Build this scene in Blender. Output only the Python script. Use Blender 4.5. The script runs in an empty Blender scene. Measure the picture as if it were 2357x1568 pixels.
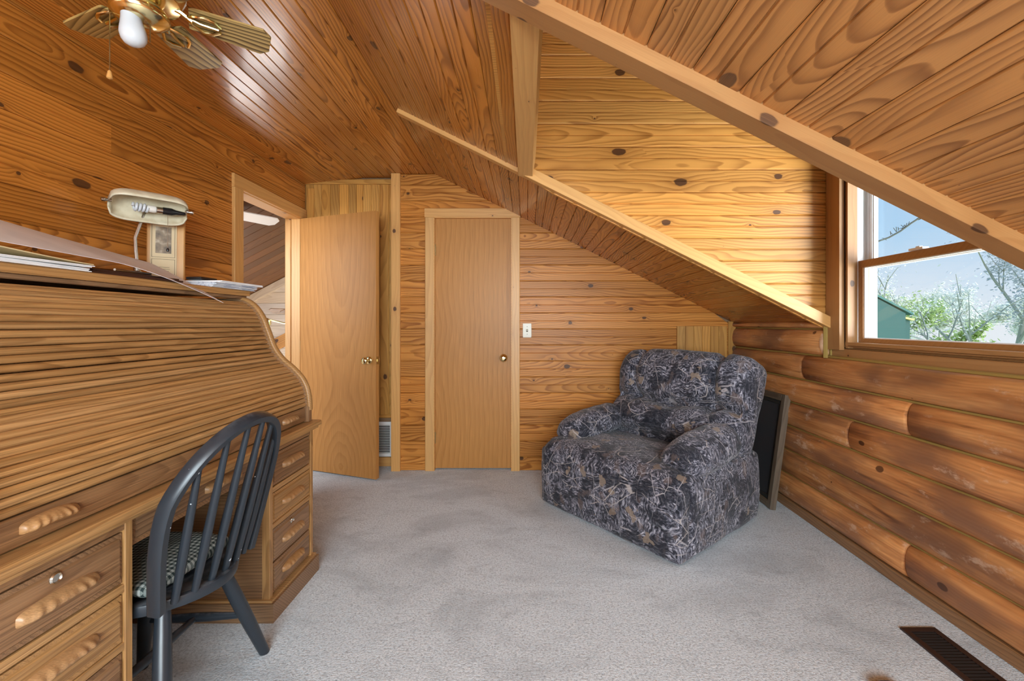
import bpy, bmesh, math, random
from mathutils import Vector, Matrix, noise as mnoise
V = Vector
random.seed(7)
scene = bpy.context.scene
COL = scene.collection

# ---------------------------------------------------------------- camera, world, lights, exposure
F = 1000.0                      # focal length in pixels of the 2357x1568 frame
EYE = 1.18
cam_d = bpy.data.cameras.new('camera')
cam = bpy.data.objects.new('camera', cam_d); COL.objects.link(cam)
cam_d.sensor_fit = 'HORIZONTAL'; cam_d.sensor_width = 36.0
cam_d.lens = 36.0 * F / 2357.0
cam_d.shift_x = -(1211 - 1178.5) / 2357.0
cam_d.shift_y = -(784 - 746) / 2357.0
cam_d.clip_start = 0.02
cam.location = (0, 0, EYE)
cam.rotation_euler = (math.pi / 2, 0, 0)
scene.camera = cam
vs = scene.view_settings
vs.view_transform = 'Standard'; vs.look = 'None'; vs.gamma = 1.0; vs.use_curve_mapping = False
vs.exposure = 0.0
try:
    scene.cycles.max_bounces = 8; scene.cycles.diffuse_bounces = 4; scene.cycles.glossy_bounces = 3
    scene.cycles.use_adaptive_sampling = True; scene.cycles.adaptive_threshold = 0.05
    scene.cycles.sample_clamp_indirect = 6.0
    scene.cycles.caustics_reflective = False; scene.cycles.caustics_refractive = False
    scene.cycles.use_denoising = True
except Exception:
    pass

world = bpy.data.worlds.new('sky'); scene.world = world; world.use_nodes = True
def build_world():
    nt = world.node_tree; nt.nodes.clear(); L = nt.links.new
    tc = nt.nodes.new('ShaderNodeTexCoord')
    sep = nt.nodes.new('ShaderNodeSeparateXYZ'); L(tc.outputs['Generated'], sep.inputs[0])
    r = nt.nodes.new('ShaderNodeValToRGB'); L(sep.outputs['Z'], r.inputs[0])
    r.color_ramp.elements[0].position = 0.0; r.color_ramp.elements[0].color = (0.86, 0.93, 0.99, 1)
    r.color_ramp.elements[1].position = 0.55; r.color_ramp.elements[1].color = (0.26, 0.54, 0.93, 1)
    e = r.color_ramp.elements.new(0.16); e.color = (0.46, 0.72, 0.97, 1)
    mp = nt.nodes.new('ShaderNodeMapping'); mp.inputs['Scale'].default_value = (2.2, 2.2, 5.0)
    mp.inputs['Location'].default_value = (0.35, 0.1, 0.2)
    L(tc.outputs['Generated'], mp.inputs[0])
    n = nt.nodes.new('ShaderNodeTexNoise'); n.inputs['Scale'].default_value = 1.6; n.inputs['Detail'].default_value = 6
    L(mp.outputs[0], n.inputs['Vector'])
    cr = nt.nodes.new('ShaderNodeValToRGB'); L(n.outputs[0], cr.inputs[0])
    cr.color_ramp.elements[0].position = 0.52; cr.color_ramp.elements[1].position = 0.72
    mx = nt.nodes.new('ShaderNodeMix'); mx.data_type = 'RGBA'
    L(cr.outputs[0], mx.inputs[0]); L(r.outputs[0], mx.inputs[6]); mx.inputs[7].default_value = (0.92, 0.94, 0.97, 1)
    bg = nt.nodes.new('ShaderNodeBackground'); L(mx.outputs[2], bg.inputs[0]); bg.inputs[1].default_value = 0.95
    out = nt.nodes.new('ShaderNodeOutputWorld'); L(bg.outputs[0], out.inputs[0])
build_world()

def light(name, kind, energy, color, loc, target, **kw):
    d = bpy.data.lights.new(name, kind); d.energy = energy; d.color = color
    for k, v in kw.items(): setattr(d, k, v)
    o = bpy.data.objects.new(name, d); COL.objects.link(o); o.location = loc
    dirv = V(target) - V(loc)
    o.rotation_euler = dirv.to_track_quat('-Z', 'Y').to_euler()
    return o
# broad bright daylight from the side of the dormer window
light('daylight', 'SUN', 6.5, (0.95, 0.98, 1.0), (9, -4.2, 4.6), (0, 0, 0), angle=math.radians(75))
light('dormer_window_light', 'AREA', 980.0, (0.88, 0.96, 1.0), (5.4, -1.0, -0.15), (1.4, 2.0, 1.75), shape='RECTANGLE', size=3.2, size_y=2.8)
# daylight in the window of the gable wall behind the camera
light('gable_window_light', 'AREA', 235.0, (0.80, 0.93, 1.0), (0.25, -1.78, 1.50), (0.1, 3.0, 1.05), shape='RECTANGLE', size=2.2, size_y=1.25)
# bright great room beyond the doorway
light('great_room_light', 'AREA', 72.0, (0.95, 0.98, 1.0), (-3.3, 1.5, 1.75), (-1.9, 3.6, 1.35), shape='RECTANGLE', size=1.6, size_y=1.1)

# ---------------------------------------------------------------- node helpers
class NT:
    def __init__(s, name):
        s.m = bpy.data.materials.new(name); s.m.use_nodes = True
        s.t = s.m.node_tree; s.t.nodes.clear()
        s.out = s.t.nodes.new('ShaderNodeOutputMaterial')
        s.b = s.t.nodes.new('ShaderNodeBsdfPrincipled')
        s.t.links.new(s.b.outputs[0], s.out.inputs[0])
    def put(s, sock, v):
        if v is None: return
        if hasattr(v, 'is_output') or isinstance(v, bpy.types.NodeSocket): s.t.links.new(v, sock)
        else:
            if sock.type == 'RGBA' and len(v) == 3: v = (*v, 1)
            sock.default_value = v
    def math(s, op, a, b=0.0, c=None, clamp=False):
        n = s.t.nodes.new('ShaderNodeMath'); n.operation = op; n.use_clamp = clamp
        s.put(n.inputs[0], a); s.put(n.inputs[1], b)
        if c is not None: s.put(n.inputs[2], c)
        return n.outputs[0]
    def coord(s, which='Object'):
        return s.t.nodes.new('ShaderNodeTexCoord').outputs[which]
    def sep(s, v):
        n = s.t.nodes.new('ShaderNodeSeparateXYZ'); s.put(n.inputs[0], v); return n.outputs
    def comb(s, x=0.0, y=0.0, z=0.0):
        n = s.t.nodes.new('ShaderNodeCombineXYZ'); s.put(n.inputs[0], x); s.put(n.inputs[1], y); s.put(n.inputs[2], z); return n.outputs[0]
    def mapping(s, v, scale=(1, 1, 1), loc=(0, 0, 0), rot=(0, 0, 0)):
        n = s.t.nodes.new('ShaderNodeMapping'); s.put(n.inputs[0], v)
        n.inputs['Scale'].default_value = scale; n.inputs['Location'].default_value = loc; n.inputs['Rotation'].default_value = rot
        return n.outputs[0]
    def noise(s, v, scale=1.0, detail=2.0, rough=0.5, dist=0.0, color=False):
        n = s.t.nodes.new('ShaderNodeTexNoise'); s.put(n.inputs['Vector'], v)
        n.inputs['Scale'].default_value = scale; n.inputs['Detail'].default_value = detail
        n.inputs['Roughness'].default_value = rough; n.inputs['Distortion'].default_value = dist
        return n.outputs[1 if color else 0]
    def vor(s, v, scale=1.0, feature='F1', dim='3D', rand=1.0):
        n = s.t.nodes.new('ShaderNodeTexVoronoi'); n.voronoi_dimensions = dim; n.feature = feature
        s.put(n.inputs['Vector'], v); n.inputs['Scale'].default_value = scale
        n.inputs['Randomness'].default_value = rand
        return n.outputs
    def ramp(s, f, stops, interp='LINEAR'):
        n = s.t.nodes.new('ShaderNodeValToRGB'); s.put(n.inputs[0], f); cr = n.color_ramp; cr.interpolation = interp
        while len(cr.elements) < len(stops): cr.elements.new(0.5)
        for e, (p, c) in zip(cr.elements, stops):
            e.position = p; e.color = (c, c, c, 1) if isinstance(c, (int, float)) else (*c, 1)
        return n.outputs[0]
    def mix(s, f, a, b, mode='MIX'):
        n = s.t.nodes.new('ShaderNodeMix'); n.data_type = 'RGBA'; n.blend_type = mode
        s.put(n.inputs[0], f); s.put(n.inputs[6], a); s.put(n.inputs[7], b); return n.outputs[2]
    def smooth(s, x, a, b):
        n = s.t.nodes.new('ShaderNodeMapRange'); n.interpolation_type = 'SMOOTHSTEP'
        s.put(n.inputs[0], x); n.inputs[1].default_value = a; n.inputs[2].default_value = b
        return n.outputs[0]
    def rand(s):
        return s.t.nodes.new('ShaderNodeObjectInfo').outputs['Random']
    def bump(s, h, strength=0.3, dist=0.01):
        n = s.t.nodes.new('ShaderNodeBump'); n.inputs['Strength'].default_value = strength; n.inputs['Distance'].default_value = dist
        s.put(n.inputs['Height'], h); s.put(s.b.inputs['Normal'], n.outputs[0])
    def set(s, **kw):
        names = {'color': 'Base Color', 'rough': 'Roughness', 'metal': 'Metallic', 'spec': 'Specular IOR Level', 'coat': 'Coat Weight',
                 'coat_rough': 'Coat Roughness', 'trans': 'Transmission Weight', 'ior': 'IOR', 'alpha': 'Alpha', 'sheen': 'Sheen Weight',
                 'emit': 'Emission Color', 'emit_s': 'Emission Strength'}
        for k, v in kw.items(): s.put(s.b.inputs[names[k]], v)
        return s.m

def plain(name, color, rough=0.5, metal=0.0, **kw):
    return NT(name).set(color=color, rough=rough, metal=metal, **kw)

def wood(name, early, late, knots=1.0, freq=130.0, rough=0.32, var=0.16, contrast=0.85, width=0.129, knot_scale=1.0, spread=0.10, coat=0.0, wear=None, fleck=0.15, spec=0.5):
    """Board running along local x; flat-sawn growth rings bent round knots."""
    n = NT(name); x0, y0, z0 = n.sep(n.coord('Object'))[:3]
    rnd = n.rand()
    r2 = n.math('FRACT', n.math('MULTIPLY', rnd, 7.31)); r3 = n.math('FRACT', n.math('MULTIPLY', rnd, 23.7))
    x = n.math('ADD', x0, n.math('MULTIPLY', rnd, 61.0))
    y = n.math('SUBTRACT', n.math('ADD', y0, z0), n.math('MULTIPLY', n.math('SUBTRACT', n.math('MULTIPLY', r2, 2.0), 0.5), width))
    # knots
    kx = n.math('MULTIPLY', x, 1.55); ky = n.math('ADD', n.math('MULTIPLY', n.math('ADD', y0, z0), 6.0), n.math('MULTIPLY', r3, 31.0))
    vo = n.vor(n.comb(kx, ky, 0.0), 1.0, 'F1', '2D', 0.9)
    px, py, _ = n.sep(vo['Position'])[:3]
    dx = n.math('DIVIDE', n.math('SUBTRACT', kx, px), 1.55); dy = n.math('DIVIDE', n.math('SUBTRACT', ky, py), 6.0)
    cr, cg, cb = n.sep(vo['Color'])[:3]
    R = n.math('MULTIPLY', n.math('MAXIMUM', n.math('SUBTRACT', cr, 0.42), 0.0), 0.036 * knot_scale)
    dn = n.math('SQRT', n.math('ADD', n.math('MULTIPLY', n.math('MULTIPLY', dx, dx), n.math('ADD', 0.25, n.math('MULTIPLY', cg, 0.5))), n.math('MULTIPLY', dy, dy)))
    wob = n.noise(n.comb(n.math('MULTIPLY', dx, 40.0), n.math('MULTIPLY', dy, 70.0), cr), 1.0, 0.0)
    dn = n.math('ADD', dn, n.math('MULTIPLY', n.math('SUBTRACT', wob, 0.5), 0.006))
    knot = n.math('MULTIPLY', n.math('SUBTRACT', 1.0, n.math('SMOOTH_MIN', n.math('DIVIDE', dn, n.math('ADD', R, 0.0004)), 1.0, 0.1), clamp=True), 6.0 * knots, clamp=True)
    halo = n.math('POWER', 2.718, n.math('MULTIPLY', n.math('DIVIDE', dn, n.math('ADD', n.math('MULTIPLY', R, 2.2), 0.0008)), -1.0))
    # rings
    lowx = n.noise(n.comb(n.math('MULTIPLY', x, 0.8), r2, r3), 1.0, 0.0)
    d = n.math('MULTIPLY', n.math('ABSOLUTE', n.math('SUBTRACT', lowx, 0.5)), spread * 2.6)
    d = n.math('ADD', d, 0.028)
    warp = n.noise(n.comb(n.math('MULTIPLY', x, 3.5), n.math('MULTIPLY', y, 14.0), r3), 1.0, 1.0)
    rr = n.math('SQRT', n.math('ADD', n.math('MULTIPLY', y, y), n.math('MULTIPLY', d, d)))
    rr = n.math('ADD', rr, n.math('MULTIPLY', n.math('SUBTRACT', warp, 0.5), 0.030))
    rr = n.math('ADD', rr, n.math('MULTIPLY', halo, 0.030 * knots))
    ph = n.math('FRACT', n.math('MULTIPLY', rr, freq))
    late_f = n.math('MULTIPLY', n.math('POWER', ph, 2.2), n.math('SUBTRACT', 1.0, n.math('SMOOTHSTEP' if False else 'POWER', ph, 18.0)))
    patch = n.noise(n.comb(n.math('MULTIPLY', x, 1.3), n.math('MULTIPLY', y, 9.0), r2), 1.0, 0.0)
    late_f = n.math('MULTIPLY', late_f, n.math('MULTIPLY', n.math('ADD', 0.35, n.math('MULTIPLY', patch, 1.2)), contrast), clamp=True)
    col = n.mix(late_f, early, late)
    # fine fibre streaks
    st = n.noise(n.comb(n.math('MULTIPLY', x, 6.0), n.math('MULTIPLY', y, 420.0), n.math('MULTIPLY', z0, 420.0)), 1.0, 1.0)
    col = n.mix(fleck, col, n.ramp(st, [(0.3, 0.25), (0.7, 1.0)]), 'MULTIPLY')
    # knot colour with a dark rim
    kc = n.mix(st, (0.035, 0.016, 0.007), (0.16, 0.065, 0.022))
    col = n.mix(n.math('MULTIPLY', halo, 0.55 * knots, clamp=True), col, (0.24, 0.09, 0.02), 'MIX')
    col = n.mix(knot, col, kc)
    # board to board variation
    vb = n.math('ADD', 1.0 - var, n.math('MULTIPLY', r2, 2 * var))
    vg = n.math('MULTIPLY', vb, n.math('ADD', 0.95, n.math('MULTIPLY', r3, 0.09)))
    vbl = n.math('MULTIPLY', vb, n.math('ADD', 0.86, n.math('MULTIPLY', r3, 0.26)))
    col = n.mix(1.0, col, n.comb(vb, vg, vbl), 'MULTIPLY')
    if wear:
        w = n.noise(n.coord('Object'), 3.0, 4.0, 0.6)
        col = n.mix(n.smooth(w, wear[1], wear[1] + 0.12), col, wear[0])
    n.bump(st, 0.05, 0.002)
    return n.set(color=col, rough=n.math('ADD', rough, n.math('MULTIPLY', st, 0.10)), coat=coat, coat_rough=0.12, spec=spec)

M = {}
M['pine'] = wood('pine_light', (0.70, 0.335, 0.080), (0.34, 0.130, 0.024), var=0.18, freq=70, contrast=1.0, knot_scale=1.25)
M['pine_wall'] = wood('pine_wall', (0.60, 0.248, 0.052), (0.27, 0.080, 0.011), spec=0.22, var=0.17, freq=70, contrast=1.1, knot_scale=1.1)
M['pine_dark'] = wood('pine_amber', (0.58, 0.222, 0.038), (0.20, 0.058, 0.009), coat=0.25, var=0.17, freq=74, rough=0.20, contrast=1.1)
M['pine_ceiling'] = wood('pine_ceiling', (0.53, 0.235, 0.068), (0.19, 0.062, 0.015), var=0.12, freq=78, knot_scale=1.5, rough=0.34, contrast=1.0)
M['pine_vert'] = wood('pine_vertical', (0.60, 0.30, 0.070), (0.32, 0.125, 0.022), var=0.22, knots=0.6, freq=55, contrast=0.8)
M['trim'] = wood('pine_trim', (0.68, 0.365, 0.120), (0.51, 0.236, 0.066), var=0.05, knots=0.7, contrast=0.6, freq=45, knot_scale=0.7, rough=0.36)
M['trim_beam'] = wood('pine_trim_beam', (0.40, 0.200, 0.072), (0.30, 0.130, 0.042), var=0.04, knots=0.8, contrast=0.55, freq=40, rough=0.4, knot_scale=0.8)
M['door'] = wood('birch_door', (0.54, 0.245, 0.066), (0.38, 0.152, 0.034), var=0.04, knots=0.0, contrast=0.55, freq=26, width=0.6, spread=0.35, rough=0.34, fleck=0.35, spec=0.25)
M['oak'] = wood('oak_desk', (0.56, 0.305, 0.112), (0.29, 0.135, 0.042), var=0.13, knots=0.0, contrast=0.85, freq=85, width=0.1, spread=0.06, rough=0.36, fleck=0.5)
M['oak_dark'] = wood('oak_desk_brown', (0.36, 0.195, 0.090), (0.155, 0.073, 0.031), var=0.14, knots=0.0, contrast=0.85, freq=80, width=0.1, spread=0.09, rough=0.38, fleck=0.55)
M['oak_carved'] = wood('oak_carved', (0.46, 0.25, 0.105), (0.36, 0.18, 0.068), var=0.05, knots=0.0, contrast=0.5, freq=40, width=0.1, spread=0.06, rough=0.34, fleck=0.4)
M['blade'] = wood('fan_blade_oak', (0.56, 0.38, 0.135), (0.11, 0.058, 0.013), var=0.05, knots=0.0, contrast=1.8, freq=70, width=0.1, spread=0.30, rough=0.35, fleck=0.3)
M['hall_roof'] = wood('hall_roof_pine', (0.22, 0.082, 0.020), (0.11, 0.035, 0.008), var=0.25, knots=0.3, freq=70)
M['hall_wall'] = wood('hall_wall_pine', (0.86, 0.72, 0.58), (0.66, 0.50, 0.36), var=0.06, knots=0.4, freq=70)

def log_mat():
    n = NT('log'); co = n.coord('Object'); x, y, z = n.sep(co)[:3]; rnd = n.rand()
    yy = n.math('ADD', y, n.math('MULTIPLY', rnd, 53.0))
    g = n.noise(n.comb(n.math('MULTIPLY', x, 22.0), n.math('MULTIPLY', yy, 1.6), n.math('MULTIPLY', z, 22.0)), 1.0, 4.0, 0.6, 0.6)
    big = n.noise(n.comb(n.math('MULTIPLY', x, 6.0), n.math('MULTIPLY', yy, 2.2), n.math('MULTIPLY', z, 6.0)), 1.0, 3.0)
    col = n.ramp(g, [(0.30, (0.18, 0.065, 0.022)), (0.45, (0.54, 0.215, 0.066)), (0.64, (0.72, 0.335, 0.118))])
    col = n.mix(n.smooth(big, 0.42, 0.68), col, (0.28, 0.125, 0.058))
    rings = n.math('SINE', n.math('MULTIPLY', n.math('ADD', z, n.math('MULTIPLY', n.noise(n.comb(n.math('MULTIPLY', yy, 2.5), n.math('MULTIPLY', z, 9.0), rnd), 1.0, 2.0), 0.09)), 420.0))
    col = n.mix(n.math('MULTIPLY', n.math('ADD', rings, 1.0), 0.07), col, (0.14, 0.045, 0.012))
    # scuffs, knots
    sc = n.noise(n.comb(n.math('MULTIPLY', x, 14.0), n.math('MULTIPLY', yy, 7.0), n.math('MULTIPLY', z, 14.0)), 1.0, 6.0, 0.7)
    col = n.mix(n.math('MULTIPLY', n.smooth(sc, 0.57, 0.70), 0.55), col, (0.72, 0.50, 0.34))
    vo = n.vor(n.comb(n.math('MULTIPLY', yy, 2.2), n.math('MULTIPLY', z, 5.0), 0.0), 1.0, 'F1', '2D')
    px, py, _ = n.sep(vo['Position'])[:3]
    dx = n.math('DIVIDE', n.math('SUBTRACT', n.math('MULTIPLY', yy, 2.2), px), 2.2); dz = n.math('DIVIDE', n.math('SUBTRACT', n.math('MULTIPLY', z, 5.0), py), 5.0)
    dd = n.math('SQRT', n.math('ADD', n.math('MULTIPLY', n.math('MULTIPLY', dx, dx), 0.4), n.math('MULTIPLY', dz, dz)))
    cr = n.sep(vo['Color'])[0]
    Rk = n.math('MULTIPLY', n.math('MAXIMUM', n.math('SUBTRACT', cr, 0.55), 0.0), 0.035)
    kn = n.math('MULTIPLY', n.math('SUBTRACT', n.math('ADD', Rk, 0.0), dd), 400.0, clamp=True)
    col = n.mix(n.math('MULTIPLY', kn, 0.85), col, (0.075, 0.026, 0.010))
    v = n.math('ADD', 0.82, n.math('MULTIPLY', rnd, 0.36))
    col = n.mix(1.0, col, n.comb(v, v, v), 'MULTIPLY')
    n.bump(g, 0.4, 0.006)
    return n.set(color=col, rough=n.math('ADD', 0.30, n.math('MULTIPLY', sc, 0.25)))
M['log'] = log_mat()
def log_end_mat():
    n = NT('log_end'); x, y, z = n.sep(n.coord('Object'))[:3]
    g = n.noise(n.coord('Object'), 30.0, 3.0)
    return n.set(color=n.ramp(g, [(0.3, (0.34, 0.16, 0.07)), (0.7, (0.52, 0.31, 0.17))]), rough=0.6)
M['log_end'] = log_end_mat()
M['chink'] = plain('chinking', (0.33, 0.22, 0.055), 0.55)

def carpet_mat():
    n = NT('carpet'); co = n.coord('Object')
    f = n.noise(co, 120.0, 3.0, 0.75)
    f2 = n.noise(co, 55.0, 3.0, 0.7, 0.6)
    big = n.noise(n.mapping(co, (1.0, 1.6, 1)), 1.6, 5.0, 0.62, 0.8)
    mid = n.noise(n.mapping(co, (1, 1.5, 1)), 6.0, 4.0, 0.62, 0.5)
    base = n.ramp(f, [(0.30, (0.31, 0.345, 0.375)), (0.50, (0.69, 0.765, 0.82)), (0.72, (0.84, 0.90, 0.94))])
    col = n.mix(n.math('MULTIPLY', n.smooth(f2, 0.52, 0.68), 0.45), base, (0.35, 0.385, 0.415))
    col = n.mix(n.math('MULTIPLY', n.smooth(big, 0.44, 0.68), 0.46), col, (0.31, 0.345, 0.375))
    col = n.mix(n.math('MULTIPLY', n.smooth(mid, 0.55, 0.72), 0.35), col, (0.31, 0.345, 0.375))
    n.bump(f, 0.5, 0.010)
    return n.set(color=col, rough=0.95, spec=0.1, sheen=0.2)
M['carpet'] = carpet_mat()

def camo_mat():
    n = NT('camouflage_fabric'); co = n.coord('Object')
    w = n.noise(co, 5.0, 3.0, 0.6, 0.0, True)
    vm = n.t.nodes.new('ShaderNodeVectorMath'); vm.operation = 'MULTIPLY_ADD'
    n.put(vm.inputs[0], w); vm.inputs[1].default_value = (0.16, 0.16, 0.16); n.put(vm.inputs[2], co)
    wc = vm.outputs[0]
    # bark streaks in two directions chosen by patches
    s1 = n.noise(n.mapping(wc, (120, 120, 16), rot=(0.15, 0.1, 0)), 1.0, 4.0, 0.7)
    s2 = n.noise(n.mapping(wc, (22, 105, 105), rot=(0.2, 0.7, 0.5)), 1.0, 4.0, 0.7)
    pick = n.smooth(n.noise(co, 7.5, 1.0), 0.46, 0.54)
    s = n.math('ADD', n.math('MULTIPLY', s1, n.math('SUBTRACT', 1.0, pick)), n.math('MULTIPLY', s2, pick))
    col = n.ramp(s, [(0.40, (0.010, 0.011, 0.017)), (0.48, (0.058, 0.058, 0.076)), (0.56, (0.205, 0.20, 0.24)), (0.66, (0.54, 0.52, 0.57))])
    big = n.noise(co, 8.0, 3.0, 0.6)
    col = n.mix(n.math('MULTIPLY', n.smooth(big, 0.50, 0.58), 0.80), col, (0.014, 0.015, 0.022))
    brown = n.noise(n.mapping(co, (1, 1, 0.7), (3, 1, 2)), 12.0, 2.0)
    col = n.mix(n.math('MULTIPLY', n.smooth(brown, 0.60, 0.68), 0.5), col, (0.15, 0.105, 0.09))
    # leaves
    lw = n.noise(co, 30.0, 2.0, 0.6)
    vo = n.vor(n.mapping(wc, (1, 1, 0.8)), 9.0, 'F1')
    lr = n.sep(vo['Color'])[0]
    ld = n.math('ADD', vo['Distance'], n.math('MULTIPLY', n.math('SUBTRACT', lw, 0.5), 0.7))
    leaf = n.math('MULTIPLY', n.math('LESS_THAN', ld, 0.24), n.math('GREATER_THAN', lr, 0.62))
    lc = n.mix(n.sep(vo['Color'])[1], (0.16, 0.105, 0.072), (0.30, 0.235, 0.18))
    lc = n.mix(n.math('MULTIPLY', n.smooth(lw, 0.5, 0.62), 0.5), lc, (0.08, 0.055, 0.045))
    col = n.mix(n.math('MULTIPLY', leaf, 0.85), col, lc)
    # twigs
    vm2 = n.t.nodes.new('ShaderNodeVectorMath'); vm2.operation = 'MULTIPLY_ADD'
    n.put(vm2.inputs[0], w); vm2.inputs[1].default_value = (0.05, 0.05, 0.05); n.put(vm2.inputs[2], co)
    wc = vm2.outputs[0]
    for sc, th, mp, c in ((8.0, 0.012, (1.2, 1.2, 0.35), (0.40, 0.37, 0.38)), (7.0, 0.011, (0.6, 0.6, 1.6), (0.44, 0.39, 0.37))):
        e = n.vor(n.mapping(wc, mp, (sc * 0.3, 1.7, sc)), sc, 'DISTANCE_TO_EDGE')['Distance']
        brk = n.smooth(n.noise(n.mapping(co, (1, 1, 1), (sc, 0, 0)), 6.0, 1.0), 0.50, 0.56)
        col = n.mix(n.math('MULTIPLY', n.math('SUBTRACT', 1.0, n.smooth(e, th * 0.4, th * 1.4)), n.math('MULTIPLY', brk, 0.85)), col, c)
    n.bump(n.noise(co, 16.0, 2.0), 0.45, 0.012)
    return n.set(color=col, rough=0.85, spec=0.2, sheen=0.15)
M['camo'] = camo_mat()

def gingham():
    n = NT('gingham_cloth'); x, y, z = n.sep(n.coord('Object'))[:3]
    P = 0.014
    wob = n.noise(n.coord('Object'), 14.0, 2.0)
    xx = n.math('ADD', x, n.math('MULTIPLY', wob, 0.012)); yy = n.math('ADD', y, n.math('MULTIPLY', wob, 0.012))
    fx = n.math('LESS_THAN', n.math('FRACT', n.math('DIVIDE', xx, P)), 0.5)
    fy = n.math('LESS_THAN', n.math('FRACT', n.math('DIVIDE', yy, P)), 0.5)
    col = n.ramp(n.math('MULTIPLY', n.math('ADD', fx, fy), 0.5), [(0.1, (0.40, 0.44, 0.42)), (0.5, (0.16, 0.19, 0.18)), (0.95, (0.028, 0.042, 0.042))])
    return n.set(color=col, rough=0.9, spec=0.15)
M['gingham'] = gingham()

def black_paint():
    n = NT('worn_black_paint'); co = n.coord('Object')
    d = n.noise(co, 18.0, 5.0, 0.7)
    ge = n.t.nodes.new('ShaderNodeNewGeometry'); up = n.math('MAXIMUM', n.sep(ge.outputs['Normal'])[2], 0.0)
    dust = n.math('MULTIPLY', n.math('POWER', up, 6.0), n.smooth(d, 0.40, 0.62))
    col = n.mix(n.math('MULTIPLY', dust, 0.45), (0.020, 0.026, 0.034), (0.20, 0.21, 0.23))
    chip = n.math('GREATER_THAN', n.noise(co, 60.0, 2.0), 0.765)
    col = n.mix(chip, col, (0.55, 0.57, 0.6))
    return n.set(color=col, rough=n.math('ADD', 0.26, n.math('MULTIPLY', d, 0.15)))
M['black'] = black_paint()
M['brass'] = plain('polished_brass', (0.86, 0.74, 0.40), 0.16, 1.0)
M['brass_dull'] = plain('antique_brass', (0.50, 0.40, 0.20), 0.3, 1.0)
M['nickel'] = plain('brushed_nickel', (0.62, 0.59, 0.52), 0.25, 1.0)
M['bulb'] = plain('bulb_white', (0.62, 0.65, 0.68), 0.25)
M['bulb_neck'] = plain('bulb_neck', (0.82, 0.80, 0.74), 0.35)
M['white'] = plain('white_plastic', (0.78, 0.77, 0.74), 0.4)
M['vinyl'] = plain('white_vinyl', (0.82, 0.83, 0.83), 0.35)
M['ivory'] = plain('ivory_plastic', (0.74, 0.70, 0.58), 0.35)
M['dark'] = plain('dark_void', (0.015, 0.013, 0.012), 0.8)
M['blackplastic'] = plain('black_plastic', (0.012, 0.012, 0.013), 0.25)
M['ventbrown'] = plain('brown_enamel', (0.035, 0.018, 0.014), 0.4)
M['ventblack'] = plain('dark_louvre', (0.012, 0.011, 0.011), 0.45)
M['frame_bronze'] = wood('bronze_moulding', (0.17, 0.125, 0.085), (0.09, 0.06, 0.04), knots=0.0, freq=60, rough=0.35)
M['frame_inner'] = plain('black_inner_moulding', (0.03, 0.032, 0.03), 0.35)
M['mirror'] = plain('dark_glass', (0.05, 0.055, 0.06), 0.04, 0.0, spec=1.0)
M['shell'] = plain('sheathing', (0.25, 0.15, 0.08), 0.8)
def paper_mat(name, c, lines=None):
    n = NT(name); co = n.coord('Object')
    v = n.noise(co, 9.0, 2.0)
    col = n.mix(n.smooth(v, 0.4, 0.7), c, tuple(k * 0.90 for k in c))
    if lines:
        x, y, z = n.sep(co)[:3]
        ln = n.math('LESS_THAN', n.math('FRACT', n.math('MULTIPLY', x, lines)), 0.3)
        br = n.math('GREATER_THAN', n.noise(n.comb(n.math('MULTIPLY', x, 30.0), n.math('MULTIPLY', y, 8.0), 0.0), 1.0, 3.0), 0.52)
        col = n.mix(n.math('MULTIPLY', n.math('MULTIPLY', ln, br), 0.45), col, (0.22, 0.25, 0.38))
    return n.set(color=col, rough=0.7, spec=0.2)
M['paper'] = paper_mat('white_paper', (0.86, 0.86, 0.86))
M['paper_blue'] = paper_mat('printed_paper', (0.66, 0.69, 0.74), 55.0)
M['manila'] = paper_mat('manila_card', (0.74, 0.60, 0.33))
M['leather'] = plain('dark_folder', (0.045, 0.018, 0.012), 0.3)
M['cream'] = plain('cream_card', (0.66, 0.52, 0.31), 0.6)
M['ink'] = plain('ink', (0.10, 0.075, 0.045), 0.7)
def portrait_mat():
    n = NT('sepia_print'); co = n.coord('Object')
    d = n.noise(co, 26.0, 3.0)
    return n.set(color=n.ramp(d, [(0.35, (0.09, 0.06, 0.035)), (0.55, (0.24, 0.17, 0.10)), (0.7, (0.52, 0.43, 0.31))]), rough=0.5)
M['sepia'] = portrait_mat()
def shade_mat():
    n = NT('frosted_shade'); co = n.coord('Object')
    d = n.noise(co, 24.0, 3.0)
    return n.set(color=n.ramp(d, [(0.35, (0.58, 0.50, 0.34)), (0.65, (0.72, 0.65, 0.48))]), rough=0.4)
M['shade'] = shade_mat()
def glass_mat():
    n = NT('window_glass'); t = n.t
    tr = t.nodes.new('ShaderNodeBsdfTransparent'); gl = t.nodes.new('ShaderNodeBsdfGlossy'); gl.inputs['Roughness'].default_value = 0.02
    mx = t.nodes.new('ShaderNodeMixShader'); mx.inputs[0].default_value = 0.025; t.links.new(tr.outputs[0], mx.inputs[1]); t.links.new(gl.outputs[0], mx.inputs[2])
    t.links.new(mx.outputs[0], n.out.inputs[0])
    return n.m
M['glass'] = glass_mat()
M['daylit_glass'] = plain('daylit_glass', (0.8, 0.85, 0.9), 0.2, emit=(1.0, 0.97, 0.95), emit_s=11.0)  # self-lit surface for the added panel in the hall wall
M['teal'] = plain('teal_siding', (0.016, 0.095, 0.085), 0.6)
M['teal_roof'] = plain('teal_metal_roof', (0.03, 0.15, 0.135), 0.5)
M['fascia'] = plain('yellow_fascia', (0.60, 0.55, 0.22), 0.6)
M['bark'] = plain('pale_bark', (0.30, 0.34, 0.31), 0.8)
M['bark_dark'] = plain('dark_bark', (0.07, 0.085, 0.07), 0.8)
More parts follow.
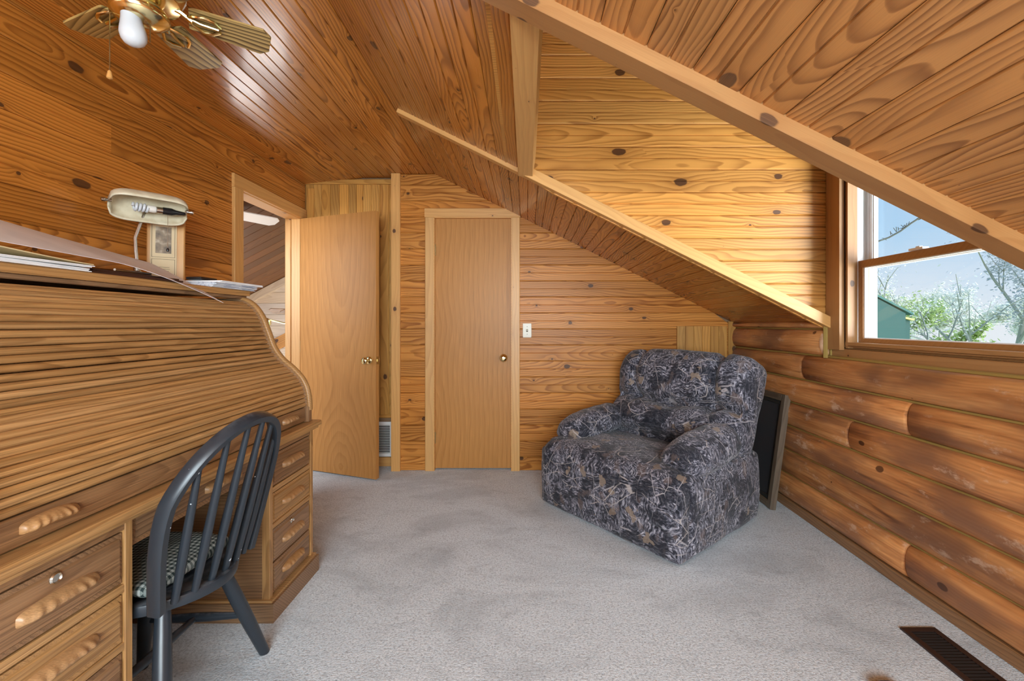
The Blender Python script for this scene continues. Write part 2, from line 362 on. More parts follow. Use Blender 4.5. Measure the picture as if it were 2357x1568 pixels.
def leaf_mat(name, a, b):
    n = NT(name); g = n.noise(n.coord('Object'), 3.0, 2.0)
    return n.set(color=n.mix(g, a, b), rough=0.7)
M['leaf'] = leaf_mat('spring_leaf', (0.40, 0.56, 0.16), (0.62, 0.74, 0.36))
M['leaf2'] = leaf_mat('pale_leaf', (0.72, 0.78, 0.66), (0.82, 0.84, 0.78))  # light leaves, whitened further to paint in strong sun glare
M['grass'] = leaf_mat('field', (0.50, 0.62, 0.30), (0.66, 0.74, 0.46))
M['grey_leaf'] = leaf_mat('grey_leaf', (0.40, 0.46, 0.48), (0.55, 0.60, 0.60))

# ---------------------------------------------------------------- mesh helpers
class MB:
    def __init__(s): s.v = []; s.f = []
    def add(s, vs, fs):
        o = len(s.v); s.v += [V(p) for p in vs]; s.f += [tuple(i + o for i in f) for f in fs]; return s
    def box(s, lo, hi):
        x0, y0, z0 = lo; x1, y1, z1 = hi
        return s.add([(x0, y0, z0), (x1, y0, z0), (x1, y1, z0), (x0, y1, z0), (x0, y0, z1), (x1, y0, z1), (x1, y1, z1), (x0, y1, z1)],
                     [(0, 3, 2, 1), (4, 5, 6, 7), (0, 1, 5, 4), (1, 2, 6, 5), (2, 3, 7, 6), (3, 0, 4, 7)])
    def obox(s, c, u, v, w, du, dv, dw):
        c = V(c); u = V(u).normalized() * du / 2; v = V(v).normalized() * dv / 2; w = V(w).normalized() * dw / 2
        P = [c + a * u + b * v + d * w for d in (-1, 1) for b in (-1, 1) for a in (-1, 1)]
        return s.add(P, [(0, 2, 3, 1), (4, 5, 7, 6), (0, 1, 5, 4), (1, 3, 7, 5), (3, 2, 6, 7), (2, 0, 4, 6)])
    def prism(s, poly, d):
        n = len(poly); d = V(d); a = [V(p) for p in poly]
        return s.add(a + [p + d for p in a], [tuple(range(n))[::-1], tuple(range(n, 2 * n))] + [(i, (i + 1) % n, (i + 1) % n + n, i + n) for i in range(n)])
    def tube(s, pts, r, n=8, caps=True, flat=None):
        pts = [V(p) for p in pts]; m = len(pts)
        rs = r if isinstance(r, (list, tuple)) else [r] * m
        o = len(s.v); ref = None
        for i, p in enumerate(pts):
            t = (pts[min(i + 1, m - 1)] - pts[max(i - 1, 0)]).normalized()
            if ref is None: ref = V((0, 0, 1)) if abs(t.z) < 0.9 else V((1, 0, 0))
            a = (ref - t * ref.dot(t)).normalized(); b = t.cross(a); ref = a
            for k in range(n):
                q = 2 * math.pi * k / n
                s.v.append(p + (a * math.cos(q) * (flat[0] if flat else 1) + b * math.sin(q) * (flat[1] if flat else 1)) * rs[i])
        for i in range(m - 1):
            for k in range(n):
                s.f.append((o + i * n + k, o + i * n + (k + 1) % n, o + (i + 1) * n + (k + 1) % n, o + (i + 1) * n + k))
        if caps:
            s.f.append(tuple(o + k for k in range(n))[::-1]); s.f.append(tuple(o + (m - 1) * n + k for k in range(n)))
        return s
    def sweep(s, pts, sec, side):
        """sec: list of (a,b): a along `side` vectors, b along tangent x side"""
        pts = [V(p) for p in pts]; m = len(pts); n = len(sec); o = len(s.v)
        for i, p in enumerate(pts):
            t = (pts[min(i + 1, m - 1)] - pts[max(i - 1, 0)]).normalized()
            sd = V(side[i] if isinstance(side, list) else side); sd = (sd - t * sd.dot(t)).normalized(); b = t.cross(sd)
            for (x, y) in sec: s.v.append(p + sd * x + b * y)
        for i in range(m - 1):
            for k in range(n):
                s.f.append((o + i * n + k, o + i * n + (k + 1) % n, o + (i + 1) * n + (k + 1) % n, o + (i + 1) * n + k))
        s.f.append(tuple(o + k for k in range(n))[::-1]); s.f.append(tuple(o + (m - 1) * n + k for k in range(n)))
        return s
    def lathe(s, prof, c, axis=(0, 0, 1), n=20):
        c = V(c); ax = V(axis).normalized(); a = ax.orthogonal().normalized(); b = ax.cross(a); o = len(s.v); m = len(prof)
        for (r, h) in prof:
            for k in range(n):
                q = 2 * math.pi * k / n
                s.v.append(c + ax * h + (a * math.cos(q) + b * math.sin(q)) * max(r, 1e-5))
        for i in range(m - 1):
            for k in range(n):
                s.f.append((o + i * n + k, o + i * n + (k + 1) % n, o + (i + 1) * n + (k + 1) % n, o + (i + 1) * n + k))
        s.f.append(tuple(o + k for k in range(n))[::-1]); s.f.append(tuple(o + (m - 1) * n + k for k in range(n)))
        return s
    def grid(s, fn, nu, nv, thick=None):
        o = len(s.v)
        P = [[V(fn(i / nu, j / nv)) for j in range(nv + 1)] for i in range(nu + 1)]
        for row in P: s.v += row
        idx = lambda i, j: o + i * (nv + 1) + j
        for i in range(nu):
            for j in range(nv): s.f.append((idx(i, j), idx(i + 1, j), idx(i + 1, j + 1), idx(i, j + 1)))
        if thick:
            o2 = len(s.v); t = V(thick); K = (nu + 1) * (nv + 1)
            s.v += [p + t for row in P for p in row]
            for i in range(nu):
                for j in range(nv): s.f.append(tuple(q + K for q in (idx(i, j), idx(i, j + 1), idx(i + 1, j + 1), idx(i + 1, j))))
            rim = [idx(i, 0) for i in range(nu + 1)] + [idx(nu, j) for j in range(1, nv + 1)] + [idx(i, nv) for i in range(nu - 1, -1, -1)] + [idx(0, j) for j in range(nv - 1, 0, -1)]
            for a, b in zip(rim, rim[1:] + rim[:1]): s.f.append((b, a, a + K, b + K))
        return s
    def rbox(s, c, h, r, N=(12, 12, 12), fn=None):
        """rounded box centred c, half sizes h, corner radius r, optional displacement fn(p_local)->p_local"""
        bm = bmesh.new(); c = V(c); o = len(s.v); idx = {}
        nx, ny, nz = N
        def vert(i, j, k):
            key = (i, j, k)
            if key in idx: return idx[key]
            p = V(((2 * i / nx - 1) * h[0], (2 * j / ny - 1) * h[1], (2 * k / nz - 1) * h[2]))
            q = V([max(-(h[a] - r), min(h[a] - r, p[a])) for a in range(3)])
            d = p - q
            if d.length > 1e-9: p = q + d.normalized() * (r if True else 0) if sum(1 for a in range(3) if abs(d[a]) > 1e-9) > 1 else q + d
            if sum(1 for a in range(3) if abs(d[a]) > 1e-9) > 1:
                mx_ = max(abs(d[a]) for a in range(3)); p = q + d.normalized() * mx_
            if fn: p = V(fn(p))
            idx[key] = len(s.v); s.v.append(c + p); return idx[key]
        def face(fx, na, nb):
            for a in range(na):
                for b in range(nb): s.f.append((fx(a, b), fx(a + 1, b), fx(a + 1, b + 1), fx(a, b + 1)))
        face(lambda a, b: vert(a, b, nz), nx, ny); face(lambda a, b: vert(b, a, 0), ny, nx)
        face(lambda a, b: vert(nx, a, b), ny, nz); face(lambda a, b: vert(0, b, a), nz, ny)
        face(lambda a, b: vert(b, ny, a), nz, nx); face(lambda a, b: vert(a, 0, b), nx, nz)
        bm.free(); return s
    def mesh(s, name, mat, smooth=False, off=V((0, 0, 0)), mats=None):
        me = bpy.data.meshes.new(name)
        me.from_pydata([tuple(p - off) for p in s.v], [], s.f)
        me.validate(); me.update()
        bm = bmesh.new(); bm.from_mesh(me); bmesh.ops.recalc_face_normals(bm, faces=bm.faces); bm.to_mesh(me); bm.free()
        me.materials.append(mat)
        if smooth:
            for p in me.polygons: p.use_smooth = True
            try: me.set_sharp_from_angle(angle=math.radians(smooth if smooth is not True else 40))
            except Exception: pass
        return me
    def build(s, name, mat, parent=None, smooth=False, local=False):
        off = V((0, 0, 0))
        if parent is not None and not local: off = V(ROOTLOC.get(parent.name, (0, 0, 0)))
        o = bpy.data.objects.new(name, s.mesh(name, mat, smooth, off)); COL.objects.link(o)
        if parent is not None:
            o.parent = parent; ROOTLOC[o.name] = off
        return o
    def top(s, name, mat, base, smooth=False):
        o = bpy.data.objects.new(name, s.mesh(name, mat, smooth, V(base))); COL.objects.link(o)
        o.location = base; ROOTLOC[o.name] = V(base)
        return o
ROOTLOC = {}
ROOTMAT = {}
def tag(o, label, cat=None, group=None, kind=None):
    o['label'] = label
    if cat: o['category'] = cat
    if group: o['group'] = group
    if kind: o['kind'] = kind
    return o
def empty(name, loc, rotz=0.0):
    o = bpy.data.objects.new(name, None); COL.objects.link(o); o.location = loc; o.rotation_euler = (0, 0, rotz)
    o.empty_display_size = 0.1; ROOTLOC[o.name] = V(loc); return o
def struct(o, label):
    o['kind'] = 'structure'; o['label'] = label; return o

PLANKS = {}
def plank(name, parent, o, u, v, L, w, th, mat, groove=False, s0=(0, 0), s1=(0, 0), c=0.004, kind=None, label=None):
    """A board: origin o on its face, length along u, width along v, face normal u x v. s0/s1 skew the two ends at y=0 and y=w."""
    u = V(u).normalized(); v = V(v).normalized(); n = u.cross(v)
    key = (round(L, 4), round(w, 4), round(th, 4), mat.name, groove, tuple(round(k, 4) for k in s0 + s1), c)
    me = PLANKS.get(key)
    if me is None:
        prof = [(0, -c), (c, 0)]
        if groove: prof += [(w / 2 - c * 0.9, 0), (w / 2 - c * 0.2, -c * 1.5), (w / 2 + c * 0.2, -c * 1.5), (w / 2 + c * 0.9, 0)]
        prof += [(w - c, 0), (w, -c), (w, -th), (0, -th)]
        m = MB(); k = len(prof); vs = []
        for e in (0, 1):
            for (y, z) in prof:
                t = y / w; x = (s0[0] * (1 - t) + s0[1] * t) if e == 0 else L + s1[0] * (1 - t) + s1[1] * t
                vs.append((x, y, z))
        fs = [tuple(range(k))[::-1], tuple(range(k, 2 * k))] + [(i, (i + 1) % k, (i + 1) % k + k, i + k) for i in range(k)]
        m.add(vs, fs); me = m.mesh(name, mat); PLANKS[key] = me
    ob = bpy.data.objects.new(name, me); COL.objects.link(ob)
    mw = Matrix(((u.x, v.x, n.x, o[0]), (u.y, v.y, n.y, o[1]), (u.z, v.z, n.z, o[2]), (0, 0, 0, 1)))
    if parent is not None:
        ob.parent = parent
        p = parent
        mw = Matrix.Translation(-V(ROOTLOC.get(p.name, (0, 0, 0)))) @ mw
        ROOTMAT[ob.name] = mw
    ob.matrix_basis = mw
    if kind: ob['kind'] = kind
    if label: ob['label'] = label
    return ob

# ================================================================ STRUCTURE
XL = -1.83            # left wall face
XR = 1.70             # groove line of the log wall
YF = 3.50             # closet wall face
YA = 3.60             # alcove back wall face
YB = -1.70            # gable wall behind the camera
ZC = 2.39             # flat ceiling
XK = -0.739           # where the flat ceiling turns into the slope
SL = 0.498            # roof slope
def zs(x): return ZC - SL * (x - XK)
def xs(z): return XK + (ZC - z) / SL
SD = V((1, 0, -SL)).normalized(); SN = V((-SL, 0, -1)).normalized()
YD0, YD1 = 1.085, 2.45      # dormer opening along y
XH = -0.045                 # top edge of the dormer opening
P = 0.129                   # board pitch
BW = 0.1275
TH = 0.018

# floor
m = MB().box((XL - 0.14, YB, -0.12), (XR + 0.1, YA + 0.02, 0.0))
floor = m.top('floor', M['carpet'], (0, 1, 0)); struct(floor, 'grey cut pile carpet covering the room floor')

# ---- left wall
m = MB()
for lo, hi in (((XL - 0.12, YB, 0), (XL - TH, 2.77, 2.40)), ((XL - 0.12, 2.77, 2.05), (XL - TH, 3.54, 2.40)), ((XL - 0.12, 3.54, 0), (XL - TH, YA + 0.1, 2.40))):
    m.box(lo, hi)
wl = m.top('wall_left', M['shell'], (XL, 1, 0)); struct(wl, 'amber knotty pine board wall behind the desk')
for k in range(19):
    z = k * P
    bw = BW if k < 18 else 0.03
    y1 = 2.76 if z < 2.0 else YA
    joint = random.uniform(0.2, 2.2) if random.random() < 0.35 else None
    segs = [(YB, y1)] if joint is None else [(YB, joint - 0.0008), (joint, y1)]
    for a, b in segs:
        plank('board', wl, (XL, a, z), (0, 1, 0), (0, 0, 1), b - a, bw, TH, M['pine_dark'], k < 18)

# ---- flat ceiling with a shallow strip on its left
XC = -1.35
m = MB().box((XC, YB, ZC + TH), (XK + 0.03, YA + 0.1, ZC + 0.1))
m.prism([(XL - 0.12, YB, 2.335 + TH), (XC, YB, ZC + TH), (XC, YB, ZC + 0.1), (XL - 0.12, YB, ZC + 0.1)], (0, YA + 0.1 - YB, 0))
cl = m.top('ceiling', M['shell'], (-1.2, 1, ZC)); struct(cl, 'flat amber pine board ceiling strip along the ridge')
nfl = 5; pw = (XK - XC) / nfl
for k in range(nfl):
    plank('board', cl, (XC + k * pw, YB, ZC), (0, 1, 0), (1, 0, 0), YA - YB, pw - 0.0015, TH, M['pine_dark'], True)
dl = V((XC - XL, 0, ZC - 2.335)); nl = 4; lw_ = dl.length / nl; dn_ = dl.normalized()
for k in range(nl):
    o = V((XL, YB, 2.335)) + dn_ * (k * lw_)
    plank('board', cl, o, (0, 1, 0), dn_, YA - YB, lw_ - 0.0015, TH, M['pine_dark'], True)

# ---- sloped ceiling
def slope_slab(mb, x0, x1, y0, y1):
    a = V((x0, y0, zs(x0))) - SN * TH; b = V((x1, y0, zs(x1))) - SN * TH
    mb.prism([a, b, b - SN * 0.08, a - SN * 0.08], (0, y1 - y0, 0))
m = MB()
slope_slab(m, XK, XH, YB, YF + 0.1); slope_slab(m, XH, XR + 0.12, YB, YD0 + 0.02); slope_slab(m, XH, XR + 0.12, YD1 + 0.04, YF + 0.1)
sl = m.top('ceiling_slope', M['shell'], (0.5, 1, zs(0.5))); struct(sl, 'sloping knotty pine ceiling cut open for the dormer')
k = 0; s = 0.0
dxs = P * SD.x
x = XK
while x < XR + 0.02:
    o = V((x, 0, zs(x)))
    xm = x + dxs
    if x < XH - 0.02:
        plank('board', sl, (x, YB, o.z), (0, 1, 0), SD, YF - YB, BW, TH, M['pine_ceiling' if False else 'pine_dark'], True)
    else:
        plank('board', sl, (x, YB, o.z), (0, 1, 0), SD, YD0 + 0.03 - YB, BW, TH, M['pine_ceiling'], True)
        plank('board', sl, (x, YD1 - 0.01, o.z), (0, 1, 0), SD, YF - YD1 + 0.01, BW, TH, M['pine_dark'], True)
    x = xm

# ---- closet wall (faces the camera)
m = MB().box((-1.06, YF + TH, 0), (-0.75, YF + 0.1, 2.42)).box((-0.11, YF + TH, 0), (XR + 0.1, YF + 0.1, 2.42)).box((-0.75, YF + TH, 2.04), (-0.11, YF + 0.1, 2.42))
m.box((-0.75, YF + 0.09, 0), (-0.11, YF + 0.12, 2.1))
wf = m.top('wall_far', M['shell'], (0, YF, 0)); struct(wf, 'honey knotty pine board wall with the closet door')
for k in range(19):
    z = k * P - 0.02; zz0 = max(z, 0.0); w_ = min(BW, ZC - 0.002 - z)
    if w_ < 0.03: continue
    def xr(zv): return min(xs(zv), 1.69)
    rows = []
    if z < 2.0: rows = [(-1.03, -0.78), (-0.08, None)]
    else: rows = [(-1.03, None)]
    for a, b in rows:
        o_z = z if z >= 0 else 0.0; ww = w_ if z >= 0 else w_ + z
        if b is None:
            e0, e1 = xr(o_z), xr(o_z + ww)
            if e1 - a < 0.02: continue
            plank('board', wf, (a, YF, o_z), (1, 0, 0), (0, 0, 1), e0 - a, ww, TH, M['pine_wall'], ww > 0.1, (0, 0), (0, e1 - e0))
        else:
            plank('board', wf, (a, YF, o_z), (1, 0, 0), (0, 0, 1), b - a, ww, TH, M['pine_wall'], ww > 0.1)

# ---- alcove behind the open door (vertical boards)
m = MB().box((XL - 0.1, YA + TH, 0), (-1.0, YA + 0.1, 2.42)).box((-1.06, YF + 0.02, 0), (-1.03, YA + 0.1, 2.40))
wa = m.top('wall_alcove', M['shell'], (-1.4, YA, 0)); struct(wa, 'yellow pine vertical board wall of the door alcove')
x = XL; i = 0
while x < -1.06:
    wv = random.choice((0.066, 0.055, 0.075)); wv = min(wv, -1.055 - x)
    if wv > 0.01: plank('board', wa, (x + wv - 0.001, YA, 0.43 if x > -1.35 else 0.05), (0, 0, 1), (-1, 0, 0), 1.95 if x > -1.35 else 2.33, wv - 0.001, TH, M['pine_vert'])
    x += wv
plank('board', wa, (-1.30, YA, 0.40), (1, 0, 0), (0, 0, 1), 0.25, 0.03, 0.018, M['pine_vert'])
plank('board', wa, (-1.40, YA - 0.001, 0.0), (1, 0, 0), (0, 0, 1), 0.35, 0.075, 0.018, M['trim'])
plank('board', wa, (XL, YA - 0.014, 2.335), (1, 0, 0), (0, 0, 1), 0.77, 0.040, 0.02, M['pine_vert'])
plank('board', wa, (-1.755, YA - 0.014, 0.0), (0, 0, 1), (-1, 0, 0), 2.30, 0.055, 0.02, M['pine_vert'])

# ---- dormer: cheek walls, header, roof, window wall
ZD = 2.98
m = MB()
for ya, yb in ((YD1 + TH, YD1 + 0.1), (YD0 - 0.05, YD0 + 0.0)):
    m.prism([(XH - 0.05, ya, zs(XH - 0.05) + 0.03), (XH - 0.05, ya, ZD), (XR + 0.14, ya, ZD), (XR + 0.14, ya, zs(XR + 0.14) + 0.03)], (0, yb - ya, 0))
wd = m.top('wall_dormer', M['pine'], (0.8, YD1, 1.2)); struct(wd, 'golden knotty pine board wall at the far side of the dormer')
z = 1.15
while z < ZD - 0.01:
    e0 = max(xs(z) - 0.06, XH - 0.02); e1 = max(xs(z + BW) - 0.06, XH - 0.02)
    e0 = min(e0, 1.73)
    plank('board', wd, (e0, YD1, z), (1, 0, 0), (0, 0, 1), 1.745 - e0, BW, TH, M['pine'], True, (0, e1 - e0), (0, 0), c=0.0062)
    z += P
m = MB().box((XH - 0.05, YD0 - 0.05, ZD), (XR + 0.3, YD1 + 0.1, ZD + 0.06)); m.box((XH - 0.07, YD0, zs(XH) + 0.03), (XH - 0.01, YD1 + 0.02, ZD))
dr = m.top('ceiling_dormer', M['pine'], (0.8, 1.8, ZD)); struct(dr, 'pine ceiling inside the dormer')

# ---- log wall
LB = [0.055, 0.215, 0.370, 0.527, 0.683, 0.840, 0.996, 1.152, 1.31]
m = MB().box((XR + 0.002, YB, -0.05), (XR + 0.16, YF + 0.1, 0.99)).box((XR + 0.002, YD1 - 0.02, 0.99), (XR + 0.16, YF + 0.1, 1.30)).box((XR + 0.002, YB, 0.99), (XR + 0.16, YD0 + 0.1, 1.30))
wr = m.top('wall_right', M['chink'], (XR, 1, 0)); struct(wr, 'wall of stacked reddish brown varnished logs with caulked joints')
def log(y0, y1, z0, z1, seed, bulge=0.047, endcap=False):
    rng = random.Random(seed); n = 10; L = y1 - y0; ns = max(2, int(L / 0.22)); mb = MB()
    zc = (z0 + z1) / 2; hz = (z1 - z0) / 2 - 0.002
    def fn(a, b):
        q = math.pi * (b - 0.5); y = y0 + a * L
        wv = 1 + 0.10 * mnoise.noise(V((y * 1.7, seed * 3.1, b * 1.5)))
        ex = 0.012 if False else 0.0
        sh = 1.0
        d = min(a * L, (1 - a) * L)
        if d < 0.012: sh = 0.80 + 0.20 * (d / 0.012)
        return (XR + 0.004 - bulge * wv * (max(math.cos(q), 0.0) ** 0.62) * sh, y, zc + hz * math.sin(q) * (0.97 if sh == 1 else 0.95))
    nodes = [0, 0.006 / L, 0.012 / L] + [0.012 / L + (1 - 0.024 / L) * i / ns for i in range(1, ns)] + [1 - 0.012 / L, 1 - 0.006 / L, 1]
    K = len(nodes) - 1
    mb.grid(lambda a, b: fn(nodes[round(a * K)], b), K, n)
    ring0 = [fn(0, j / n) for j in range(n + 1)]; ring1 = [fn(1, j / n) for j in range(n + 1)]
    mb.add(ring0, [tuple(range(n + 1))]); mb.add(ring1, [tuple(range(n + 1))[::-1]])
    o = mb.build('log', M['log'], wr, smooth=50)
    return o
joints = {0: [1.91], 1: [0.3], 2: [0.9], 3: [2.246], 4: [1.90], 5: [2.62]}
for r in range(len(LB) - 1):
    z0, z1 = LB[r], LB[r + 1]
    if r < 6:
        ys_ = [YB] + joints.get(r, []) + [YF + 0.02]
        for a, b in zip(ys_, ys_[1:]): log(a + 0.001, b - 0.001, z0, z1, r * 10 + a)
    else:
        z1 = min(z1, 1.20)
        log(YD1 - 0.005, YF + 0.02, z0, z1, r * 10); log(YB, YD0 + 0.05, z0, z1, r * 10 + 5)
    if r > 0:
        ya, yb = (YB, YF + 0.02) if r <= 6 else (YD1, YF + 0.02)
        MB().tube([(XR - 0.002, ya + (yb - ya) * i / 12, z0 + 0.002 * math.sin(i * 2.1)) for i in range(13)], 0.0085, 6).build('chinking', M['chink'], wr, smooth=True)
# log ends beside the window, caulked joint, base board
mb = MB()
mb.lathe([(0.002, 0.0), (0.045, 0.0), (0.055, -0.004), (0.06, -0.012)], (XR - 0.002, YD1 - 0.008, 1.074), (0, -1, 0), 14)
for p in mb.v: p.x = XR + (p.x - XR) * 0.72; p.z = 1.074 + (p.z - 1.074) * 1.25
mb.build('log_end', M['log_end'], wr, smooth=True)
MB().tube([(XR - 0.02, YD1 - 0.012, 0.99 + 0.2 * i / 4) for i in range(5)], 0.012, 6).build('chinking', M['chink'], wr, smooth=True)
plank('base_board', wr, (1.672, YB, 0.058), (0, 1, 0), (0, 0, -1), YF - YB, 0.058, 0.03, M['oak_dark'])

# ---- window in the dormer
XW = 1.715
win = empty('window_1', (XW, 1.8, 1.03)); struct(win, 'double hung dormer window with pine casing and white vinyl frame')
WY0, WY1 = 1.25, 2.337
plank('casing', win, (XW, WY1, 2.10), (0, 0, -1), (0, 1, 0), 1.06, 0.105, 0.03, M['trim_beam'])
plank('casing', win, (XW, WY0 - 0.1, 2.10), (0, 0, -1), (0, 1, 0), 1.06, 0.10, 0.03, M['trim_beam'])
plank('casing', win, (XW - 0.004, WY0 - 0.12, 1.045), (0, 1, 0), (0, 0, -1), WY1 - WY0 + 0.225, 0.062, 0.034, M['trim_beam'])
plank('casing', win, (XW, WY0 - 0.1, 2.20), (0, 1, 0), (0, 0, -1), WY1 - WY0 + 0.2, 0.10, 0.03, M['trim_beam'])
plank('jamb', win, (XW + 0.052, WY1, 2.1), (0, 0, -1), (-1, 0, 0), 1.05, 0.052, 0.02, M['trim_beam'])
plank('jamb', win, (XW, WY0, 2.1), (0, 0, -1), (1, 0, 0), 1.05, 0.052, 0.02, M['trim_beam'])
plank('stool', win, (XW + 0.0, WY0, 1.062), (0, 1, 0), (1, 0, 0), WY1 - WY0, 0.09, 0.02, M['trim_beam']).rotation_euler
plank('jamb', win, (XW, WY0, 1.062), (0, 1, 0), (-1, 0, 0), WY1 - WY0, 0.002, 0.002, M['trim_beam'])
def ring(mb, x0, x1, y0, y1, z0, z1, t, tz=None):
    tz = tz or t
    mb.box((x0, y0, z0), (x1, y0 + t, z1)).box((x0, y1 - t, z0), (x1, y1, z1)).box((x0, y0 + t, z0), (x1, y1 - t, z0 + tz)).box((x0, y0 + t, z1 - tz), (x1, y1 - t, z1))
mb = MB(); ring(mb, XW + 0.05, XW + 0.085, WY0 - 0.0, WY1 + 0.0, 1.06, 2.06, 0.018); ring(mb, XW + 0.105, XW + 0.15, WY0, WY1, 1.06, 2.06, 0.03)
ring(mb, XW + 0.085, XW + 0.105, WY0, WY1, 1.06, 2.06, 0.010)
mb.build('frame', M['vinyl'], win)
low = empty('lower_sash', (0, 0, 0)); low.parent = win; ROOTLOC[low.name] = V((XW, 1.8, 1.03))
def sash(name, x, z0, z1, mat, ti):
    fr = MB(); ring(fr, x, x + 0.032, WY0 + 0.016, WY1 - 0.014, z0, z1, ti); f = fr.build(name, mat, win)
    g = MB().box((x + 0.014, WY0 + 0.016 + ti, z0 + ti), (x + 0.017, WY1 - 0.014 - ti, z1 - ti)).build('pane', M['glass'], f)
    b = MB(); ring(b, x + 0.006, x + 0.024, WY0 + 0.014 + ti, WY1 - 0.012 - ti, z0 + ti - 0.002, z1 - ti + 0.002, 0.007); b.build('glazing_bead', M['vinyl'], f)
    return f
bpy.data.objects.remove(low)
sash('lower_sash', XW + 0.058, 1.068, 1.515, M['trim_beam'], 0.036)
sash('upper_sash', XW + 0.108, 1.475, 2.05, M['vinyl'], 0.034)
MB().box((XW + 0.045, 1.93, 1.515), (XW + 0.075, 2.0, 1.525)).box((XW + 0.055, 1.955, 1.525), (XW + 0.07, 1.975, 1.532)).build('latch', M['vinyl'], win)
# outer wall round the window
m = MB().box((XW + 0.03, YD0 - 0.05, 0.98), (XW + 0.16, WY0, ZD)).box((XW + 0.03, WY1, 0.98), (XW + 0.16, YD1 + 0.1, ZD)).box((XW + 0.03, WY0, 2.06), (XW + 0.16, WY1, ZD)).box((XW + 0.03, WY0, 0.98), (XW + 0.16, WY1, 1.06))
wo = m.top('wall_window', M['trim_beam'], (XW, 1.8, 1.0)); struct(wo, 'pine front wall of the dormer around the window')

# ---- trims of the dormer opening
t1 = plank('trim_1', None, (XH, YD0 + 0.05, zs(XH) - 0.036), (0, 1, 0), (1, 0, -0.15), YD1 - YD0 - 0.07, 0.082, 0.11, M['trim'], c=0.002)
struct(t1, 'pale pine trim board along the top of the dormer opening')
def slope_trim(name, x0, x1, y0, y1, drop, up, mat, label):
    a = V((x0, y0, zs(x0))) + SN * drop; L = (x1 - x0) / SD.x
    # face toward camera (-y): u along slope, v up the slope normal
    o = plank(name, None, a, SD, -SN, L, drop + up, y1 - y0, mat, c=0.0015)
    struct(o, label); return o
slope_trim('trim_2', -0.71, 1.735, YD1 - 0.045, YD1 + 0.0, 0.022, 0.035, M['trim'], 'pine trim running down the far edge of the dormer opening')
slope_trim('trim_3', -0.71, XR + 0.02, YD0, YD0 + 0.066, 0.038, 0.02, M['trim_beam'], 'thick pine trim beam running down the near edge of the dormer opening')
# corner strip beside the alcove
t4 = plank('trim_4', None, (-1.01, YF - 0.022, 0.0), (0, 0, 1), (-1, 0, 0), 2.388, 0.072, 0.12, M['trim'], c=0.002); struct(t4, 'tall pine corner post between alcove and closet wall')
# corner strip at the log wall
t5 = plank('trim_5', None, (1.685, YF - 0.01, 0.0), (0, 0, 1), (-1, 0, 0), 1.20, 0.06, 0.02, M['pine_vert'], c=0.002); struct(t5, 'narrow pine scribe strip fitted against the log ends')

# ---- gable wall behind the camera with its window opening
m = MB().box((XL - 0.12, YB - 0.1, 0), (-0.85, YB, 2.45)).box((1.35, YB - 0.1, 0), (XR + 0.15, YB, 2.45)).box((-0.85, YB - 0.1, 0), (1.35, YB, 0.88)).box((-0.85, YB - 0.1, 2.12), (1.35, YB, 2.45))
wb = m.top('wall_back', M['pine_wall'], (0, YB, 0)); struct(wb, 'pine gable wall with a wide window')

# ---------------------------------------------------------------- doors
def knob(parent, c, axis, mat):
    MB().lathe([(0.031, 0.0), (0.031, 0.004), (0.024, 0.010), (0.011, 0.013), (0.010, 0.030), (0.020, 0.036), (0.027, 0.046), (0.028, 0.054), (0.024, 0.062), (0.013, 0.066), (0.012, 0.063), (0.002, 0.064)], c, axis, 20).build('knob', mat, parent, smooth=60)
# closet door
d2 = empty('door_2', (-0.43, YF + 0.025, 0)); struct(d2, 'closed narrow birch slab closet door with pine casing')
plank('door_slab', d2, (-0.121, YF + 0.022, 0.012), (0, 0, 1), (-1, 0, 0), 2.02, 0.615, 0.035, M['door'], c=0.001)
plank('casing', d2, (-0.740, YF - 0.016, 0), (0, 0, 1), (-1, 0, 0), 2.035, 0.072, 0.035, M['trim'])
plank('casing', d2, (-0.050, YF - 0.016, 0), (0, 0, 1), (-1, 0, 0), 2.035, 0.068, 0.035, M['trim'])
plank('casing', d2, (-0.815, YF - 0.017, 2.036), (1, 0, 0), (0, 0, 1), 0.768, 0.074, 0.035, M['trim'])
MB().box((-0.742, YF - 0.014, 0), (-0.736, YF + 0.06, 2.036)).box((-0.121, YF - 0.014, 0), (-0.116, YF + 0.06, 2.036)).box((-0.74, YF - 0.014, 2.032), (-0.118, YF + 0.06, 2.037)).build('jamb', M['trim'], d2)
knob(d2, (-0.182, YF + 0.022, 0.905), (0, -1, 0), M['brass'])
for z in (1.78, 0.26): MB().tube([(-0.737, YF + 0.012, z - 0.045), (-0.737, YF + 0.012, z + 0.045)], 0.007, 8).build('hinge', M['brass_dull'], d2, smooth=True)
# open door
H = V((-1.828, 3.515, 0.0)); fd = V((-1.128, 3.262, 0)) - H; fd.z = 0; fw = fd.length; fd.normalize(); fn_ = V((0, 0, 1)).cross(fd)  # left normal
d1 = empty('door_1', tuple(H)); struct(d1, 'birch slab door standing open into the room')
face = fd.cross(V((0, 0, 1)))
plank('door_slab', d1, H + fd * fw + V((0, 0, 0.012)) + face * 0.0, (0, 0, 1), -fd, 2.02, fw, 0.035, M['door'], c=0.001)
nf = V((0, 0, 1)).cross(-fd)
kc = H + fd * (fw - 0.065) + V((0, 0, 0.905))
knob(d1, kc, nf, M['brass']); knob(d1, kc - nf * 0.035, -nf, M['nickel'])
MB().obox(H + fd * (fw + 0.0005) - nf * 0.0175 + V((0, 0, 0.905)), fd, nf, (0, 0, 1), 0.003, 0.024, 0.056).obox(H + fd * (fw + 0.004) - nf * 0.0175 + V((0, 0, 0.905)), fd, nf, (0, 0, 1), 0.012, 0.012, 0.018).build('latch', M['brass_dull'], d1)
